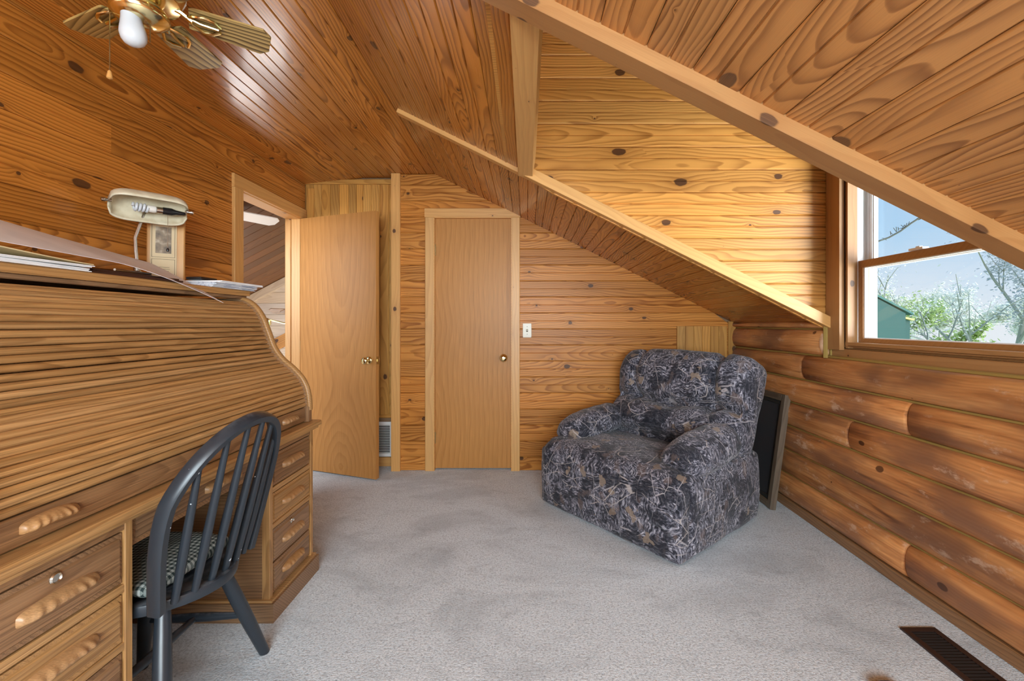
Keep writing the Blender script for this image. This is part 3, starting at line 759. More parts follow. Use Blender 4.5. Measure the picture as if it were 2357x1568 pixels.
for z in (1.80, 1.0, 0.25): MB().tube([H + V((0.004, 0.006, z - 0.045)), H + V((0.004, 0.006, z + 0.045))], 0.007, 8).build('hinge', M['brass_dull'], d1, smooth=True)
# doorway casing and jamb lining
t6 = empty('trim_6', (XL, 3.1, 0)); struct(t6, 'pine casing and jamb of the open doorway')
plank('casing', t6, (XL + 0.018, 2.70, 0), (0, 0, 1), (0, 1, 0), 2.12, 0.09, 0.02, M['trim']).matrix_basis
bpy.data.objects.remove(t6.children[0])
plank('casing', t6, (XL + 0.018, 2.79, 0), (0, 0, 1), (0, -1, 0), 2.035, 0.088, 0.018, M['trim'])
plank('casing', t6, (XL + 0.018, 2.70, 2.036), (0, 1, 0), (0, 0, 1), YA - 2.70, 0.085, 0.018, M['trim'])
plank('casing', t6, (XL + 0.018, 3.59, 0), (0, 0, 1), (0, -1, 0), 2.035, 0.06, 0.018, M['trim'])
plank('jamb', t6, (XL + 0.0, 3.52, 0), (0, 0, 1), (-1, 0, 0), 2.035, 0.075, 0.02, M['trim'])
plank('jamb', t6, (XL - 0.075, 3.515, 0), (0, 0, 1), (-1, 0, 0), 2.035, 0.047, 0.02, M['trim'])
plank('jamb', t6, (XL - 0.12, 2.79, 0), (0, 0, 1), (1, 0, 0), 2.035, 0.12, 0.02, M['trim'])
plank('jamb', t6, (XL - 0.12, 2.79, 2.03), (0, 1, 0), (1, 0, 0), 0.73, 0.12, 0.02, M['trim'])

# ---------------------------------------------------------------- hall and great room beyond the doorway
YG = 5.0
hs = 0.52
def zh(x): return 1.725 + hs * (x + 2.77)
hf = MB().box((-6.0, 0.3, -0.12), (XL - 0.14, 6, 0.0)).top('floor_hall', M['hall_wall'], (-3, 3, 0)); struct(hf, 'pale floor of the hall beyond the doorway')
m = MB().prism([(-6, YG + 0.02, 0), (-1.2, YG + 0.02, 0), (-1.2, YG + 0.02, 3.0), (-6, YG + 0.02, 3.0)], (0, 0.1, 0))
hw = m.top('wall_hall', M['shell'], (-3, YG, 0)); struct(hw, 'sunlit pale board gable wall beyond the doorway')
for k in range(20):
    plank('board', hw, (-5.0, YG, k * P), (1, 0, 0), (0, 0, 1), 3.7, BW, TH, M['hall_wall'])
hu = V((1, 0, hs)).normalized()
plank('board', hw, V((-5.2, YG - 0.02, zh(-5.2) - 0.10)), hu, (-hu.z, 0, hu.x), 4.2, 0.085, 0.02, M['hall_wall'])
plank('board', hw, V((-5.2, YG - 0.03, zh(-5.2) - 0.80)), hu, (-hu.z, 0, hu.x), 4.2, 0.13, 0.03, M['pine'])
m = MB().prism([(-6, 3.05, zh(-6) + 0.04), (-1.96, 3.05, zh(-1.96) + 0.04), (-1.96, 3.05, zh(-1.96) + 0.12), (-6, 3.05, zh(-6) + 0.12)], (0, YG - 3.05 + 0.1, 0))
hc = m.top('ceiling_hall', M['shell'], (-3, 4, 2)); struct(hc, 'dark brown sloping board ceiling of the hall')
for k in range(15):
    y = 3.06 + k * P
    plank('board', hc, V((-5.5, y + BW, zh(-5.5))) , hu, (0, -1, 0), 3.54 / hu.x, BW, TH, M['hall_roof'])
w2 = empty('window_2', (-3.0, YG - 0.03, 0.14)); struct(w2, 'bright daylit low window in the great room wall')  # added glowing panel, hidden from direct view, gives the ceiling its sheen
mb = MB().box((-3.45, YG - 0.045, 0.10), (-3.40, YG - 0.012, 0.70)).box((-2.55, YG - 0.045, 0.10), (-2.50, YG - 0.012, 0.70)).box((-3.40, YG - 0.045, 0.10), (-2.55, YG - 0.012, 0.14)).box((-3.40, YG - 0.045, 0.66), (-2.55, YG - 0.012, 0.70))
mb.build('frame', M['vinyl'], w2)
MB().box((-3.40, YG - 0.030, 0.14), (-2.55, YG - 0.024, 0.66)).build('pane', M['daylit_glass'], w2)
# white bladed fan and a brass fan beyond
def blade_mesh(mb, c, ang, r0, r1, w0, w1, th, pitch=0.0, clip=0.03):
    d = V((math.cos(ang), math.sin(ang), 0)); s_ = V((-math.sin(ang), math.cos(ang), 0)); s_ = (s_ * math.cos(pitch) + V((0, 0, 1)) * math.sin(pitch)); nrm = d.cross(s_)
    out = [(r0, -w0 / 2), (r0 + 0.01, -w0 / 2 - 0.004), (r1 - clip, -w1 / 2), (r1, -w1 / 2 + clip), (r1, w1 / 2 - clip), (r1 - clip, w1 / 2), (r0 + 0.01, w0 / 2 + 0.004), (r0, w0 / 2)]
    mb.prism([V(c) + d * a + s_ * b for a, b in out], nrm * th)
HC = V((-2.35, 2.88, 1.99))
hfan = empty('hall_ceiling_fan', tuple(HC + V((0, 0, 0.5)))); tag(hfan, 'white bladed ceiling fan seen through the doorway', 'fan')
q0 = math.atan2(3.5 - 2.88, -1.99 + 2.35)
for k in range(3):
    mb = MB(); blade_mesh(mb, HC, q0 + k * math.pi / 1.5, 0.12, 0.70, 0.11, 0.13, 0.008, -0.30, 0.03); mb.build('blade', M['white'], hfan)
MB().lathe([(0.02, 0.10), (0.09, 0.08), (0.10, 0.0), (0.09, -0.06), (0.03, -0.08)], HC, n=16).build('motor', M['white'], hfan, smooth=True)
MB().tube([HC + V((0, 0, 0.08)), HC + V((0, 0, 0.5))], 0.012, 8).build('rod', M['white'], hfan)
c = V((-2.23, 4.55, 1.25))
gfan = empty('brass_ceiling_fan', tuple(c)); tag(gfan, 'brass ceiling fan with dark blades hanging in the great room', 'fan')
MB().lathe([(0.01, 0.06), (0.07, 0.05), (0.09, 0.02), (0.085, -0.02), (0.05, -0.05), (0.01, -0.06)], c, n=16).build('motor', M['brass'], gfan, smooth=True)
for k in range(5):
    mb = MB(); blade_mesh(mb, c + V((0, 0, 0.06)), math.pi * 1.04 + k * 1.2566, 0.10, 0.42, 0.10, 0.14, 0.008, 0.35); mb.build('blade', M['oak_dark'], gfan)
MB().tube([c + V((0, 0, 0.05)), c + V((0, 0, zh(-2.23) - 1.25 + 0.01))], 0.012, 8).build('rod', M['brass'], gfan)
MB().tube([c + V((-0.05, -0.02, -0.03)), c + V((-0.25, -0.1, -0.06)), c + V((-0.40, -0.14, -0.02))], 0.008, 6).build('light_arm', M['brass'], gfan, smooth=True)
MB().lathe([(0.01, 0.05), (0.035, 0.03), (0.04, -0.01), (0.02, -0.04)], c + V((-0.40, -0.14, -0.06)), n=12).build('light_cup', M['brass'], gfan, smooth=True)
MB().tube([c + V((-0.38, -0.14, -0.08)), c + V((-0.38, -0.14, -0.25))], 0.003, 6).build('pull_chain', M['brass'], gfan)

# ================================================================ ROLL TOP DESK
DY0, DY1 = 0.775, 2.075
DX = -1.02                       # drawer front plane
desk = empty('roll_top_desk', (-1.4, 1.42, 0)); tag(desk, 'large oak roll top desk with a closed slatted tambour and drawers', 'desk')
OK, OD = M['oak'], M['oak_dark']
def handle(parent, y, z, L=0.15, x=DX, h=0.032, pr=0.024):
    mb = MB()
    def fn(a, b):
        t = 2 * a - 1; q = math.pi * b
        env = max(1 - abs(t) ** 4, 0.0) ** 0.5
        fl = 1 + 0.10 * math.sin(abs(t) * 21 + 1.5 * math.cos(q)) * (1 if abs(t) > 0.3 else 0.35) * math.sin(q)
        return (x + pr * env * math.sin(q) * fl * (1.0 - 0.25 * math.cos(q)), y + t * L / 2, z + math.cos(q) * h / 2 * (0.55 + 0.45 * env) + 0.006 * (1 - t * t))
    mb.grid(fn, 44, 10); mb.build('handle', M['oak_carved'], parent, smooth=70)
def drawer(y0, y1, z0, z1, lock=False, mat=None, x=DX, hl=None):
    mb = MB(); b = 0.018
    mb.box((x - 0.03, y0 + 0.002, z0 + 0.002), (x - 0.004, y1 - 0.002, z1 - 0.002))
    d = mb.build('drawer', mat or OD, desk)
    # fielded panel: sloped border and raised field
    A = [(x - 0.005, y0 + 0.002, z0 + 0.002), (x - 0.005, y1 - 0.002, z0 + 0.002), (x - 0.005, y1 - 0.002, z1 - 0.002), (x - 0.005, y0 + 0.002, z1 - 0.002)]
    B = [(x, y0 + b, z0 + b), (x, y1 - b, z0 + b), (x, y1 - b, z1 - b), (x, y0 + b, z1 - b)]
    f = MB(); f.add(A + B, [(4, 5, 6, 7)] + [(i, (i + 1) % 4, (i + 1) % 4 + 4, i + 4) for i in range(4)])
    L = y1 - y0
    pl = plank('panel', d, (x + 0.001, y0 + 0.012, z0 + 0.012), (0, 1, 0), (0, 0, 1), L - 0.024, z1 - z0 - 0.024, 0.010, mat or OD, c=0.006)
    handle(d, (y0 + y1) / 2, (z0 + z1) / 2 - (0.008 if lock else 0), L=hl or min(0.17, L * 0.55))
    if lock:
        MB().lathe([(0.013, 0), (0.013, 0.003), (0.010, 0.006), (0.008, 0.003), (0.002, 0.003)], (x, (y0 + y1) / 2 - 0.01, z1 - 0.024), (1, 0, 0), 16).build('lock', M['nickel'], d, smooth=True)
    return d
def pedestal(y0, y1, lockrow):
    MB().box((XL + 0.05, y0 - 0.014, 0.0), (DX + 0.024, y1 + 0.014, 0.075)).build('plinth', OD, desk)
    MB().box((XL + 0.06, y0 - 0.008, 0.075), (DX + 0.014, y1 + 0.008, 0.085)).build('plinth_moulding', OK, desk)
    plank('stile', desk, (DX, y0, 0.085), (0, 0, 1), (0, 1, 0), 0.60, 0.022, 0.03, OK).matrix_basis
    desk.children[-1]
    # side panels
    MB().box((XL + 0.06, y0 + 0.002, 0.085), (DX - 0.004, y0 + 0.02, 0.685)).build('side_panel', OD, desk)
    MB().box((XL + 0.06, y1 - 0.02, 0.085), (DX - 0.004, y1 - 0.002, 0.685)).build('side_panel', OD, desk)
    MB().box((XL + 0.06, y0 + 0.02, 0.085), (DX - 0.035, y1 - 0.02, 0.685)).build('carcass', OD, desk)
    rows = [(0.090, 0.212), (0.216, 0.350), (0.373, 0.496), (0.523, 0.654)]
    for z in (0.352, 0.499):
        plank('rail', desk, (DX, y0 + 0.022, z), (0, 1, 0), (0, 0, 1), y1 - y0 - 0.044, 0.021, 0.03, OK, c=0.002)
    plank('rail', desk, (DX, y0 + 0.022, 0.657), (0, 1, 0), (0, 0, 1), y1 - y0 - 0.044, 0.028, 0.03, OD, c=0.002)
    for k, (a, b) in enumerate(rows):
        drawer(y0 + 0.023, y1 - 0.023, a, b, lock=(k == lockrow), mat=OD if k != 2 else OK)
PW = 0.35
for (a, b, lk) in ((DY0, DY0 + PW, 3), (DY1 - PW, DY1, 1)):
    # stiles
    for yy in (a, b - 0.022):
        plank('stile', desk, (DX + 0.002, yy + 0.022, 0.085), (0, 0, 1), (0, -1, 0), 0.60, 0.022, 0.03, OK, c=0.002)
    pedestal(a, b, lk)
for o in [c_ for c_ in desk.children if c_.name.startswith('stile')]:
    nrm = o.matrix_basis.to_3x3() @ V((0, 0, 1))
    if nrm.x < 0: bpy.data.objects.remove(o)
# kneehole back and centre drawer
KY0, KY1 = DY0 + PW, DY1 - PW
MB().box((XL + 0.30, KY0, 0.10), (XL + 0.32, KY1, 0.685)).build('back_panel', OD, desk)
dc = MB().box((DX - 0.04, KY0 + 0.006, 0.600), (DX - 0.012, KY1 - 0.006, 0.690)).build('centre_drawer', OD, desk)
plank('panel', dc, (DX - 0.008, KY0 + 0.02, 0.612), (0, 1, 0), (0, 0, 1), KY1 - KY0 - 0.04, 0.066, 0.01, OD, c=0.006)
handle(dc, (KY0 + KY1) / 2 + 0.05, 0.645, 0.17, x=DX - 0.008)
# writing surface with two mouldings
plank('writing_surface', desk, (DX + 0.034, DY0 - 0.03, 0.720), (0, 1, 0), (-1, 0, 0), DY1 - DY0 + 0.05, 0.80, 0.022, OK, c=0.006)
plank('edge_moulding', desk, (DX + 0.020, DY0 - 0.02, 0.697), (0, 1, 0), (-1, 0, 0), DY1 - DY0 + 0.036, 0.10, 0.014, OK, c=0.005)
# S-curve
SC = [(-1.026, 0.722), (-1.026, 0.79), (-1.030, 0.835), (-1.040, 0.880), (-1.063, 0.925), (-1.104, 0.970), (-1.152, 1.012), (-1.190, 1.063), (-1.212, 1.118), (-1.228, 1.162), (-1.248, 1.212), (-1.280, 1.258), (-1.315, 1.285), (-1.345, 1.295)]
def catmull(P_, n=8):
    out = []
    for i in range(len(P_) - 1):
        p0 = V((*P_[max(i - 1, 0)], 0)); p1 = V((*P_[i], 0)); p2 = V((*P_[i + 1], 0)); p3 = V((*P_[min(i + 2, len(P_) - 1)], 0))
        for k in range(n):
            t = k / n
            q = 0.5 * ((2 * p1) + (p2 - p0) * t + (2 * p0 - 5 * p1 + 4 * p2 - p3) * t * t + (3 * p1 - p0 - 3 * p2 + p3) * t ** 3)
            out.append((q.x, q.y))
    out.append(P_[-1]); return out
CV = catmull(SC, 8)
def side(y0, y1, ym):
    poly = [(x, y0, z) for x, z in CV] + [(-1.345, y0, 1.30), (XL + 0.03, y0, 1.30), (XL + 0.03, y0, 0.72)]
    MB().prism(poly, (0, y1 - y0, 0)).build('end_panel', OD, desk)
    sec = [(0.016 * math.cos(q), 0.011 * math.sin(q)) for q in [2 * math.pi * i / 10 for i in range(10)]]
    MB().sweep([(x + 0.004, ym, z + 0.002) for x, z in CV[6:]], sec, (0, 1, 0)).build('edge_bead', M['oak'], desk, smooth=60)
side(DY1 - 0.035, DY1 - 0.012, DY1 - 0.021); side(DY0 + 0.012, DY0 + 0.035, DY0 + 0.022)
plank('front_post', desk, (-1.018, DY1 - 0.010, 0.722), (0, 0, 1), (0, -1, 0), 0.07, 0.028, 0.04, OD, c=0.002)
for o in list(desk.children)[-1:]:
    if (o.matrix_basis.to_3x3() @ V((0, 0, 1))).x < 0:
        pass
# tambour: rail + slats set back inside the ends
IN = 0.014
pts = [V((x, 0, z)) for x, z in CV]
arc = [0.0]
for a, b in zip(pts, pts[1:]): arc.append(arc[-1] + (b - a).length)
def at_arc(s_):
    for i in range(len(arc) - 1):
        if arc[i + 1] >= s_:
            t = (s_ - arc[i]) / max(arc[i + 1] - arc[i], 1e-9); p = pts[i].lerp(pts[i + 1], t); d = (pts[i + 1] - pts[i]).normalized(); return p, d
    return pts[-1], (pts[-1] - pts[-2]).normalized()
ty0, ty1 = DY0 + 0.036, DY1 - 0.036
rail = plank('tambour_rail', desk, (-1.026 - IN + 0.004, ty0, 0.724), (0, 1, 0), (0, 0, 1), ty1 - ty0, 0.064, 0.02, OD, c=0.003)
def hnd(y):
    n0 = len(bpy.data.objects)
    handle(desk, y, 0.757, 0.115, x=-1.026 - IN + 0.004, h=0.028, pr=0.022)
hnd(DY1 - 0.17); hnd(DY0 + 0.17)
sp = 0.0212; s_ = 0.068 + 0.001
nS = 0
while s_ + sp < arc[-1] - 0.004:
    p, d = at_arc(s_ + sp / 2); out = V((d.z, 0, -d.x))          # outward normal
    if out.x < 0 and out.z < 0: out = -out
    p = p - out * IN
    w2 = sp / 2 - 0.0012
    prof = [(-w2, -0.004), (-w2, 0.001), (-w2 * 0.6, 0.0055), (0, 0.0072), (w2 * 0.6, 0.0055), (w2, 0.001), (w2, -0.004)]
    L = ty1 - ty0
    me = bpy.data.meshes.new('slat'); mb = MB()
    # local x along y-axis of world, local y along d, local z along out
    vs_ = [(e, a, b) for e in (0, L) for a, b in prof]; k = len(prof)
    mb.add(vs_, [tuple(range(k))[::-1], tuple(range(k, 2 * k))] + [(i, (i + 1) % k, (i + 1) % k + k, i + k) for i in range(k)])
    if nS == 0: slat_me = mb.mesh('slat', OK, smooth=50)
    bpy.data.meshes.remove(me)
    so = bpy.data.objects.new('slat', slat_me); COL.objects.link(so); so.parent = desk
    u = V((0, 1, 0)); n_ = u.cross(d)
    dd = d if n_.dot(out) > 0 else -d
    n_ = u.cross(dd)
    o_ = V((p.x, ty0, p.z)) - ROOTLOC[desk.name]
    so.matrix_basis = Matrix(((u.x, dd.x, n_.x, o_.x), (u.y, dd.y, n_.y, o_.y), (u.z, dd.z, n_.z, o_.z), (0, 0, 0, 1)))
    s_ += sp; nS += 1
# top
plank('top_board', desk, (-1.325, DY0 - 0.01, 1.338), (0, 1, 0), (-1, 0, 0), DY1 - DY0 + 0.02, 0.48, 0.026, OK, c=0.004)
plank('top_fascia', desk, (-1.335, DY0 + 0.0, 1.297), (0, 1, 0), (0, 0, 1), DY1 - DY0, 0.016, 0.02, OD, c=0.003)
MB().box((XL + 0.03, DY0 + 0.02, 0.72), (XL + 0.05, DY1 - 0.02, 1.30)).build('back_board', OD, desk)
MB().box((XL + 0.06, ty0, 0.722), (-1.30, ty1, 1.10)).build('pigeonhole_case', OD, desk)

# ================================================================ WINDSOR CHAIR
S = V((-1.128, 1.312, 0)); ca = math.radians(4)
fw_ = V((-math.cos(ca), math.sin(ca), 0)); lt = V((math.sin(ca), math.cos(ca), 0))
chair = empty('windsor_chair', tuple(S)); tag(chair, 'worn black painted bow back windsor chair pulled up to the desk', 'chair')
def CP(f, l, z): return S + fw_ * f + lt * l + V((0, 0, z))
SZ = 0.435
outl = []
for i in range(44):
    q = 2 * math.pi * i / 44; a = math.cos(q); b = math.sin(q)
    f = 0.205 * a; l = 0.188 * b * (1.0 if a < 0 else 1 - 0.04 * a)
    if a > 0: f = 0.19 * (a ** 0.75)
    else: f = -0.235 * (abs(a) ** 1.0)
    outl.append((f, l))
mb = MB(); rings = []
for (sc, z) in ((0.90, SZ - 0.036), (0.985, SZ - 0.030), (1.0, SZ - 0.012), (0.985, SZ - 0.002), (0.965, SZ), (0.80, SZ - 0.004), (0.4, SZ - 0.010)):
    rings.append([CP(f * sc, l * sc, z) for f, l in outl])
n = len(outl); o = len(mb.v)
for rg in rings: mb.v += rg
for i in range(len(rings) - 1):
    for k in range(n): mb.f.append((i * n + k, i * n + (k + 1) % n, (i + 1) * n + (k + 1) % n, (i + 1) * n + k))
mb.f.append(tuple(range(n))[::-1]); mb.f.append(tuple((len(rings) - 1) * n + k for k in range(n)))
mb.build('seat', M['black'], chair, smooth=45)
# bow
def back_pt(l, z):   # the bow lies on a plane leaning back
    t = (z - SZ) / 0.47; return CP(-0.170 - 0.045 * (1 - (l / 0.19) ** 2) - 0.118 * t, l, z)
bow = []
for i in range(41):
    t = i / 40; q = math.pi * (1 - t)
    l = -0.208 * math.cos(q) if False else 0.0
    a = -1 + 2 * t
    ang = math.pi * (t)
    l = -0.222 * math.cos(ang) - 0.006 * math.sin(ang); zz = math.sin(ang) ** 0.62
    # straighten legs of the bow, narrow at the seat
    l *= (0.76 + 0.24 * min(1, zz * 1.6))
    bow.append(back_pt(max(-0.19, min(0.19, l)) if False else l, SZ - 0.01 + 0.478 * zz))
sec = [(-0.009, -0.018), (0.009, -0.018), (0.013, -0.012), (0.013, 0.012), (0.009, 0.018), (-0.009, 0.018), (-0.013, 0.012), (-0.013, -0.012)]
bd = V((0.96, 0, 0.28))
ctr = CP(-0.2, 0, SZ + 0.2)
sides = []
for i, p in enumerate(bow):
    sides.append((p - ctr).normalized())
MB().sweep(bow, sec, sides).build('bow', M['black'], chair, smooth=40)
for i in range(6):
    tl = -0.128 + 0.256 * i / 5
    # find bow height at this spread
    ltop = tl * 1.18; ang = math.acos(max(-1, min(1, -(ltop + 0.004) / 0.222))); zt = SZ - 0.01 + 0.478 * math.sin(ang) ** 0.62 - 0.010
    a = CP(-0.165 - 0.045 * (1 - (tl / 0.19) ** 2), tl, SZ - 0.006); b = back_pt(ltop, zt)
    MB().tube([a.lerp(b, k / 8) for k in range(9)], [0.0095, 0.0105, 0.0115, 0.0118, 0.0112, 0.0105, 0.0095, 0.0085, 0.0075], 10).build('spindle', M['black'], chair, smooth=True)
def leg(p, q):
    MB().tube([V(p).lerp(V(q), k / 6) for k in range(7)], [0.0175, 0.020, 0.0215, 0.0215, 0.0205, 0.0185, 0.0165], 12).build('leg', M['black'], chair, smooth=50)
LR = [(CP(-0.13, 0.10, SZ - 0.03), V((-0.940, 1.562, 0.0))), (CP(-0.13, -0.10, SZ - 0.03), V((-0.905, 1.075, 0.0))),
      (CP(0.12, 0.11, SZ - 0.03), CP(0.20, 0.165, 0.0)), (CP(0.12, -0.11, SZ - 0.03), CP(0.20, -0.165, 0.0))]
for a, b in LR: leg(a, b)
def strch(a, b): MB().tube([a.lerp(b, k / 6) for k in range(7)], [0.009, 0.011, 0.0135, 0.0145, 0.0135, 0.011, 0.009], 10).build('stretcher', M['black'], chair, smooth=True)
mid = [a.lerp(b, 0.55) for a, b in LR]
strch(mid[0], mid[2]); strch(mid[1], mid[3]); strch(mid[0].lerp(mid[2], 0.5), mid[1].lerp(mid[3], 0.5))
# cushion
def cush(p):
    f = mnoise.noise(p * 9.0) * 0.010
    e = max(abs(p.x) / 0.175, abs(p.y) / 0.165)
    z = p.z * (1.15 - 0.45 * e * e)
    return (p.x * (1 + 0.05 * mnoise.noise(p * 14)), p.y * (1 + 0.05 * mnoise.noise(p * 11 + V((3, 1, 2)))), z + f)
cb_ = CP(0.0, 0.0, SZ)
mb = MB().rbox((0, 0, 0), (0.155, 0.158, 0.024), 0.023, (16, 16, 6), cush)
R = Matrix.Rotation(-ca, 4, 'Z')
for i in range(len(mb.v)): mb.v[i] = R @ mb.v[i] + CP(0.022, 0.0, SZ + 0.026)
cu = mb.top('seat_cushion', M['gingham'], tuple(cb_), smooth=60); tag(cu, 'crumpled green and white gingham cushion lying on the chair seat', 'cushion')

# ================================================================ RECLINER
RB = V((0.412, 2.478, 0)); bdir = V((0.776, 0.63, 0)).normalized(); ra = math.atan2(bdir.y, bdir.x) - math.pi / 2
rec = empty('recliner', tuple(RB), ra); tag(rec, 'overstuffed wide recliner in forest camouflage fabric in the corner', 'armchair')
CM = M['camo']
def nz(p, s_, a): return a * mnoise.noise(V(p) * s_)
# footrest / front panel
def f_front(p):
    t = p.z / 0.185; bul = 0.024 * (1 - (p.x / 0.53) ** 4) * max(0, 1 - t * t)
    y = p.y - (bul if p.y < 0 else 0) + nz(p, 8, 0.006)
    return (p.x + nz((p.x, p.z, 3), 6, 0.006), y, p.z)
MB().rbox((0.0, 0.080, 0.190), (0.512, 0.075, 0.184), 0.028, (44, 8, 18), f_front).build('footrest', CM, rec, smooth=True, local=True)
# seat cushion rolling over the front
def f_seat(p):
    t = (p.x / 0.5)
    crown = 0.022 * (1 - t ** 4) if p.z > 0 else 0
    z = p.z + crown * (1 - max(0, (abs(p.y) - 0.2) / 0.2) ** 2)
    y = p.y
    if p.y < -0.18: z -= 0.10 * ((-(p.y + 0.18)) / 0.16) ** 2 * (0.28 if p.z > 0 else 1.0)
    if p.y > 0.0 and p.z > 0: z -= 0.03 * min(1, p.y / 0.2)
    return (p.x, y + nz(p, 5, 0.006), z + nz(p, 7, 0.009))
MB().rbox((0.0, 0.335, 0.325), (0.514, 0.350, 0.100), 0.082, (40, 28, 12), f_seat).build('seat_cushion', CM, rec, smooth=True, local=True)
for sgn in (-1, 1):
    def f_side(p): return (p.x + nz(p, 6, 0.008) + sgn * 0.014 * (1 - (p.z / 0.2) ** 2) * (1 if p.x * sgn > 0 else 0), p.y, p.z)
    MB().rbox((sgn * 0.452, 0.47, 0.215), (0.066, 0.39, 0.205), 0.035, (6, 26, 16), f_side).build('side_panel', CM, rec, smooth=True, local=True)
    def f_arm(p):
        t = p.y / 0.26
        x = p.x * (1.0 + 0.10 * (1 - t * t)); z = p.z * (1.0 + 0.12 * (1 - t * t)) + 0.030 * t - 0.02 * (p.x * sgn / 0.1) ** 2 * (1 if p.z > 0 else 0)
        pk = 0.016 * math.exp(-((p.y + 0.19) / 0.03) ** 2) * (0.6 + 0.4 * math.sin(p.x * 70))
        return (x * (1 - pk * 3) + nz(p, 9, 0.007), p.y + nz(p, 7, 0.006), z - pk * (1 if p.z > 0 else 0) + nz(p, 12, 0.008))
    mb = MB().rbox((0, 0, 0), (0.122, 0.262, 0.086), 0.080, (16, 30, 14), f_arm)
    Rm = Matrix.Translation((sgn * 0.412, 0.385, 0.490)) @ Matrix.Rotation(math.radians(sgn * 7), 4, 'Y')
    for i in range(len(mb.v)): mb.v[i] = Rm @ mb.v[i]
    mb.build('arm_pad', CM, rec, smooth=True, local=True)
# reclined back with three channels and a tuft line
def f_back(p):
    u = p.x / 0.50; v = (p.z + 0.37) / 0.74            # v 0 bottom .. 1 top
    x, y, z = p
    x *= 0.97 + (0.03 if v > 0.7 else 0.03 * v / 0.7)
    if y < 0:
        bl = 0.080 * (1 - abs(u) ** 5)
        ch = 0.040 * math.exp(-((abs(u) - 0.58) / 0.045) ** 2) * max(0, min(1, (v - 0.40) / 0.15))
        h1 = 0.075 * math.exp(-((v - 0.50 + 0.03 * math.cos(u * 5)) / 0.040) ** 2) * (1 if abs(u) < 0.9 else 0.4)
        h2 = 0.075 * math.exp(-((v - 0.16) / 0.05) ** 2)
        tuft = 0.0
        for tu in (-0.58, 0.0, 0.58): tuft += 0.050 * math.exp(-(((u - tu) / 0.09) ** 2 + ((v - 0.50) / 0.06) ** 2))
        pil = 0.060 * math.exp(-((v - 0.77) / 0.18) ** 2) + 0.055 * math.exp(-((v - 0.33) / 0.13) ** 2)
        y = y - (bl + pil) + ch + h1 + h2 + tuft
    z -= 0.024 * math.exp(-((abs(u) - 0.58) / 0.06) ** 2) * (1 if v > 0.9 else 0) + 0.012 * (abs(u) ** 2 if v > 0.9 else 0)
    return (x + nz(p, 6, 0.006), y + nz(p, 9, 0.013), z + nz(p, 6, 0.006))
mb = MB().rbox((0, 0, 0), (0.492, 0.095, 0.37), 0.080, (54, 8, 48), f_back)
Rm = Matrix.Translation((0.030, 0.815, 0.612)) @ Matrix.Rotation(math.radians(-23), 4, 'X')
for i in range(len(mb.v)): mb.v[i] = Rm @ mb.v[i]
mb.build('back_cushion', CM, rec, smooth=True, local=True)
MB().rbox((0, 0.62, 0.21), (0.40, 0.22, 0.19), 0.03, (4, 4, 4)).build('frame', CM, rec, local=True)
for sx in (-1, 1):
    for sy in (0.10, 0.76): MB().lathe([(0.02, 0), (0.024, 0.012), (0.02, 0.05)], (sx * 0.36, sy, 0.0), n=10).build('foot', M['blackplastic'], rec, smooth=True, local=True)

# ================================================================ framed mirror leaning on the logs
fr = empty('framed_mirror', (1.56, 3.05, 0)); tag(fr, 'bronze framed dark mirror leaning against the log wall behind the recliner', 'mirror')
b0 = V((1.545, 2.75, 0.004)); up = V((0.098, 0, 0.725)); al = V((0, 1, 0)); upn = up.normalized(); nr = al.cross(upn)
HL = up.length; WL = 0.52
def fbar(o, u, v, L, w): plank('frame_rail', fr, o, u, v, L, w, 0.035, M['frame_bronze'], c=0.006)
# faces toward the room: normal -x ; u = al, v = -up -> y x (-z) = -x
for (o_, u_, v_, L_) in ((b0 + upn * HL, -upn, V((0, 1, 0)), HL), (b0 + upn * HL + al * (WL - 0.05), -upn, V((0, 1, 0)), HL)):
    pass
def frail(o, u, v, L, w, name='frame_rail', mat=None, th=0.035):
    u = V(u).normalized(); v = V(v).normalized()
    if u.cross(v).x > 0: o = V(o) + v * w; v = -v
    return plank(name, fr, o, u, v, L, w, th, mat or M['frame_bronze'], c=0.005)
off = V((0, 0, 0))
frail(b0, upn, al, HL, 0.045); frail(b0 + al * (WL - 0.045), upn, al, HL, 0.045)
frail(b0 + al * 0.045, al, upn, WL - 0.09, 0.045); frail(b0 + al * 0.045 + upn * (HL - 0.045), al, upn, WL - 0.09, 0.045)
nb = -nr if nr.x > 0 else nr
for (o_, u_, v_, L_) in ((b0 + al * 0.045 + upn * 0.045, upn, al, HL - 0.09), (b0 + al * (WL - 0.07) + upn * 0.045, upn, al, HL - 0.09), (b0 + al * 0.07 + upn * 0.045, al, upn, WL - 0.14), (b0 + al * 0.07 + upn * (HL - 0.07), al, upn, WL - 0.14)):
    frail(o_ - nb * 0.008, u_, v_, L_, 0.025, 'liner', M['frame_inner'], 0.02)
MB().obox(b0 + al * (WL / 2) + upn * (HL / 2) - nb * 0.02, al, upn, nb, WL - 0.11, HL - 0.11, 0.004).build('glass', M['mirror'], fr)

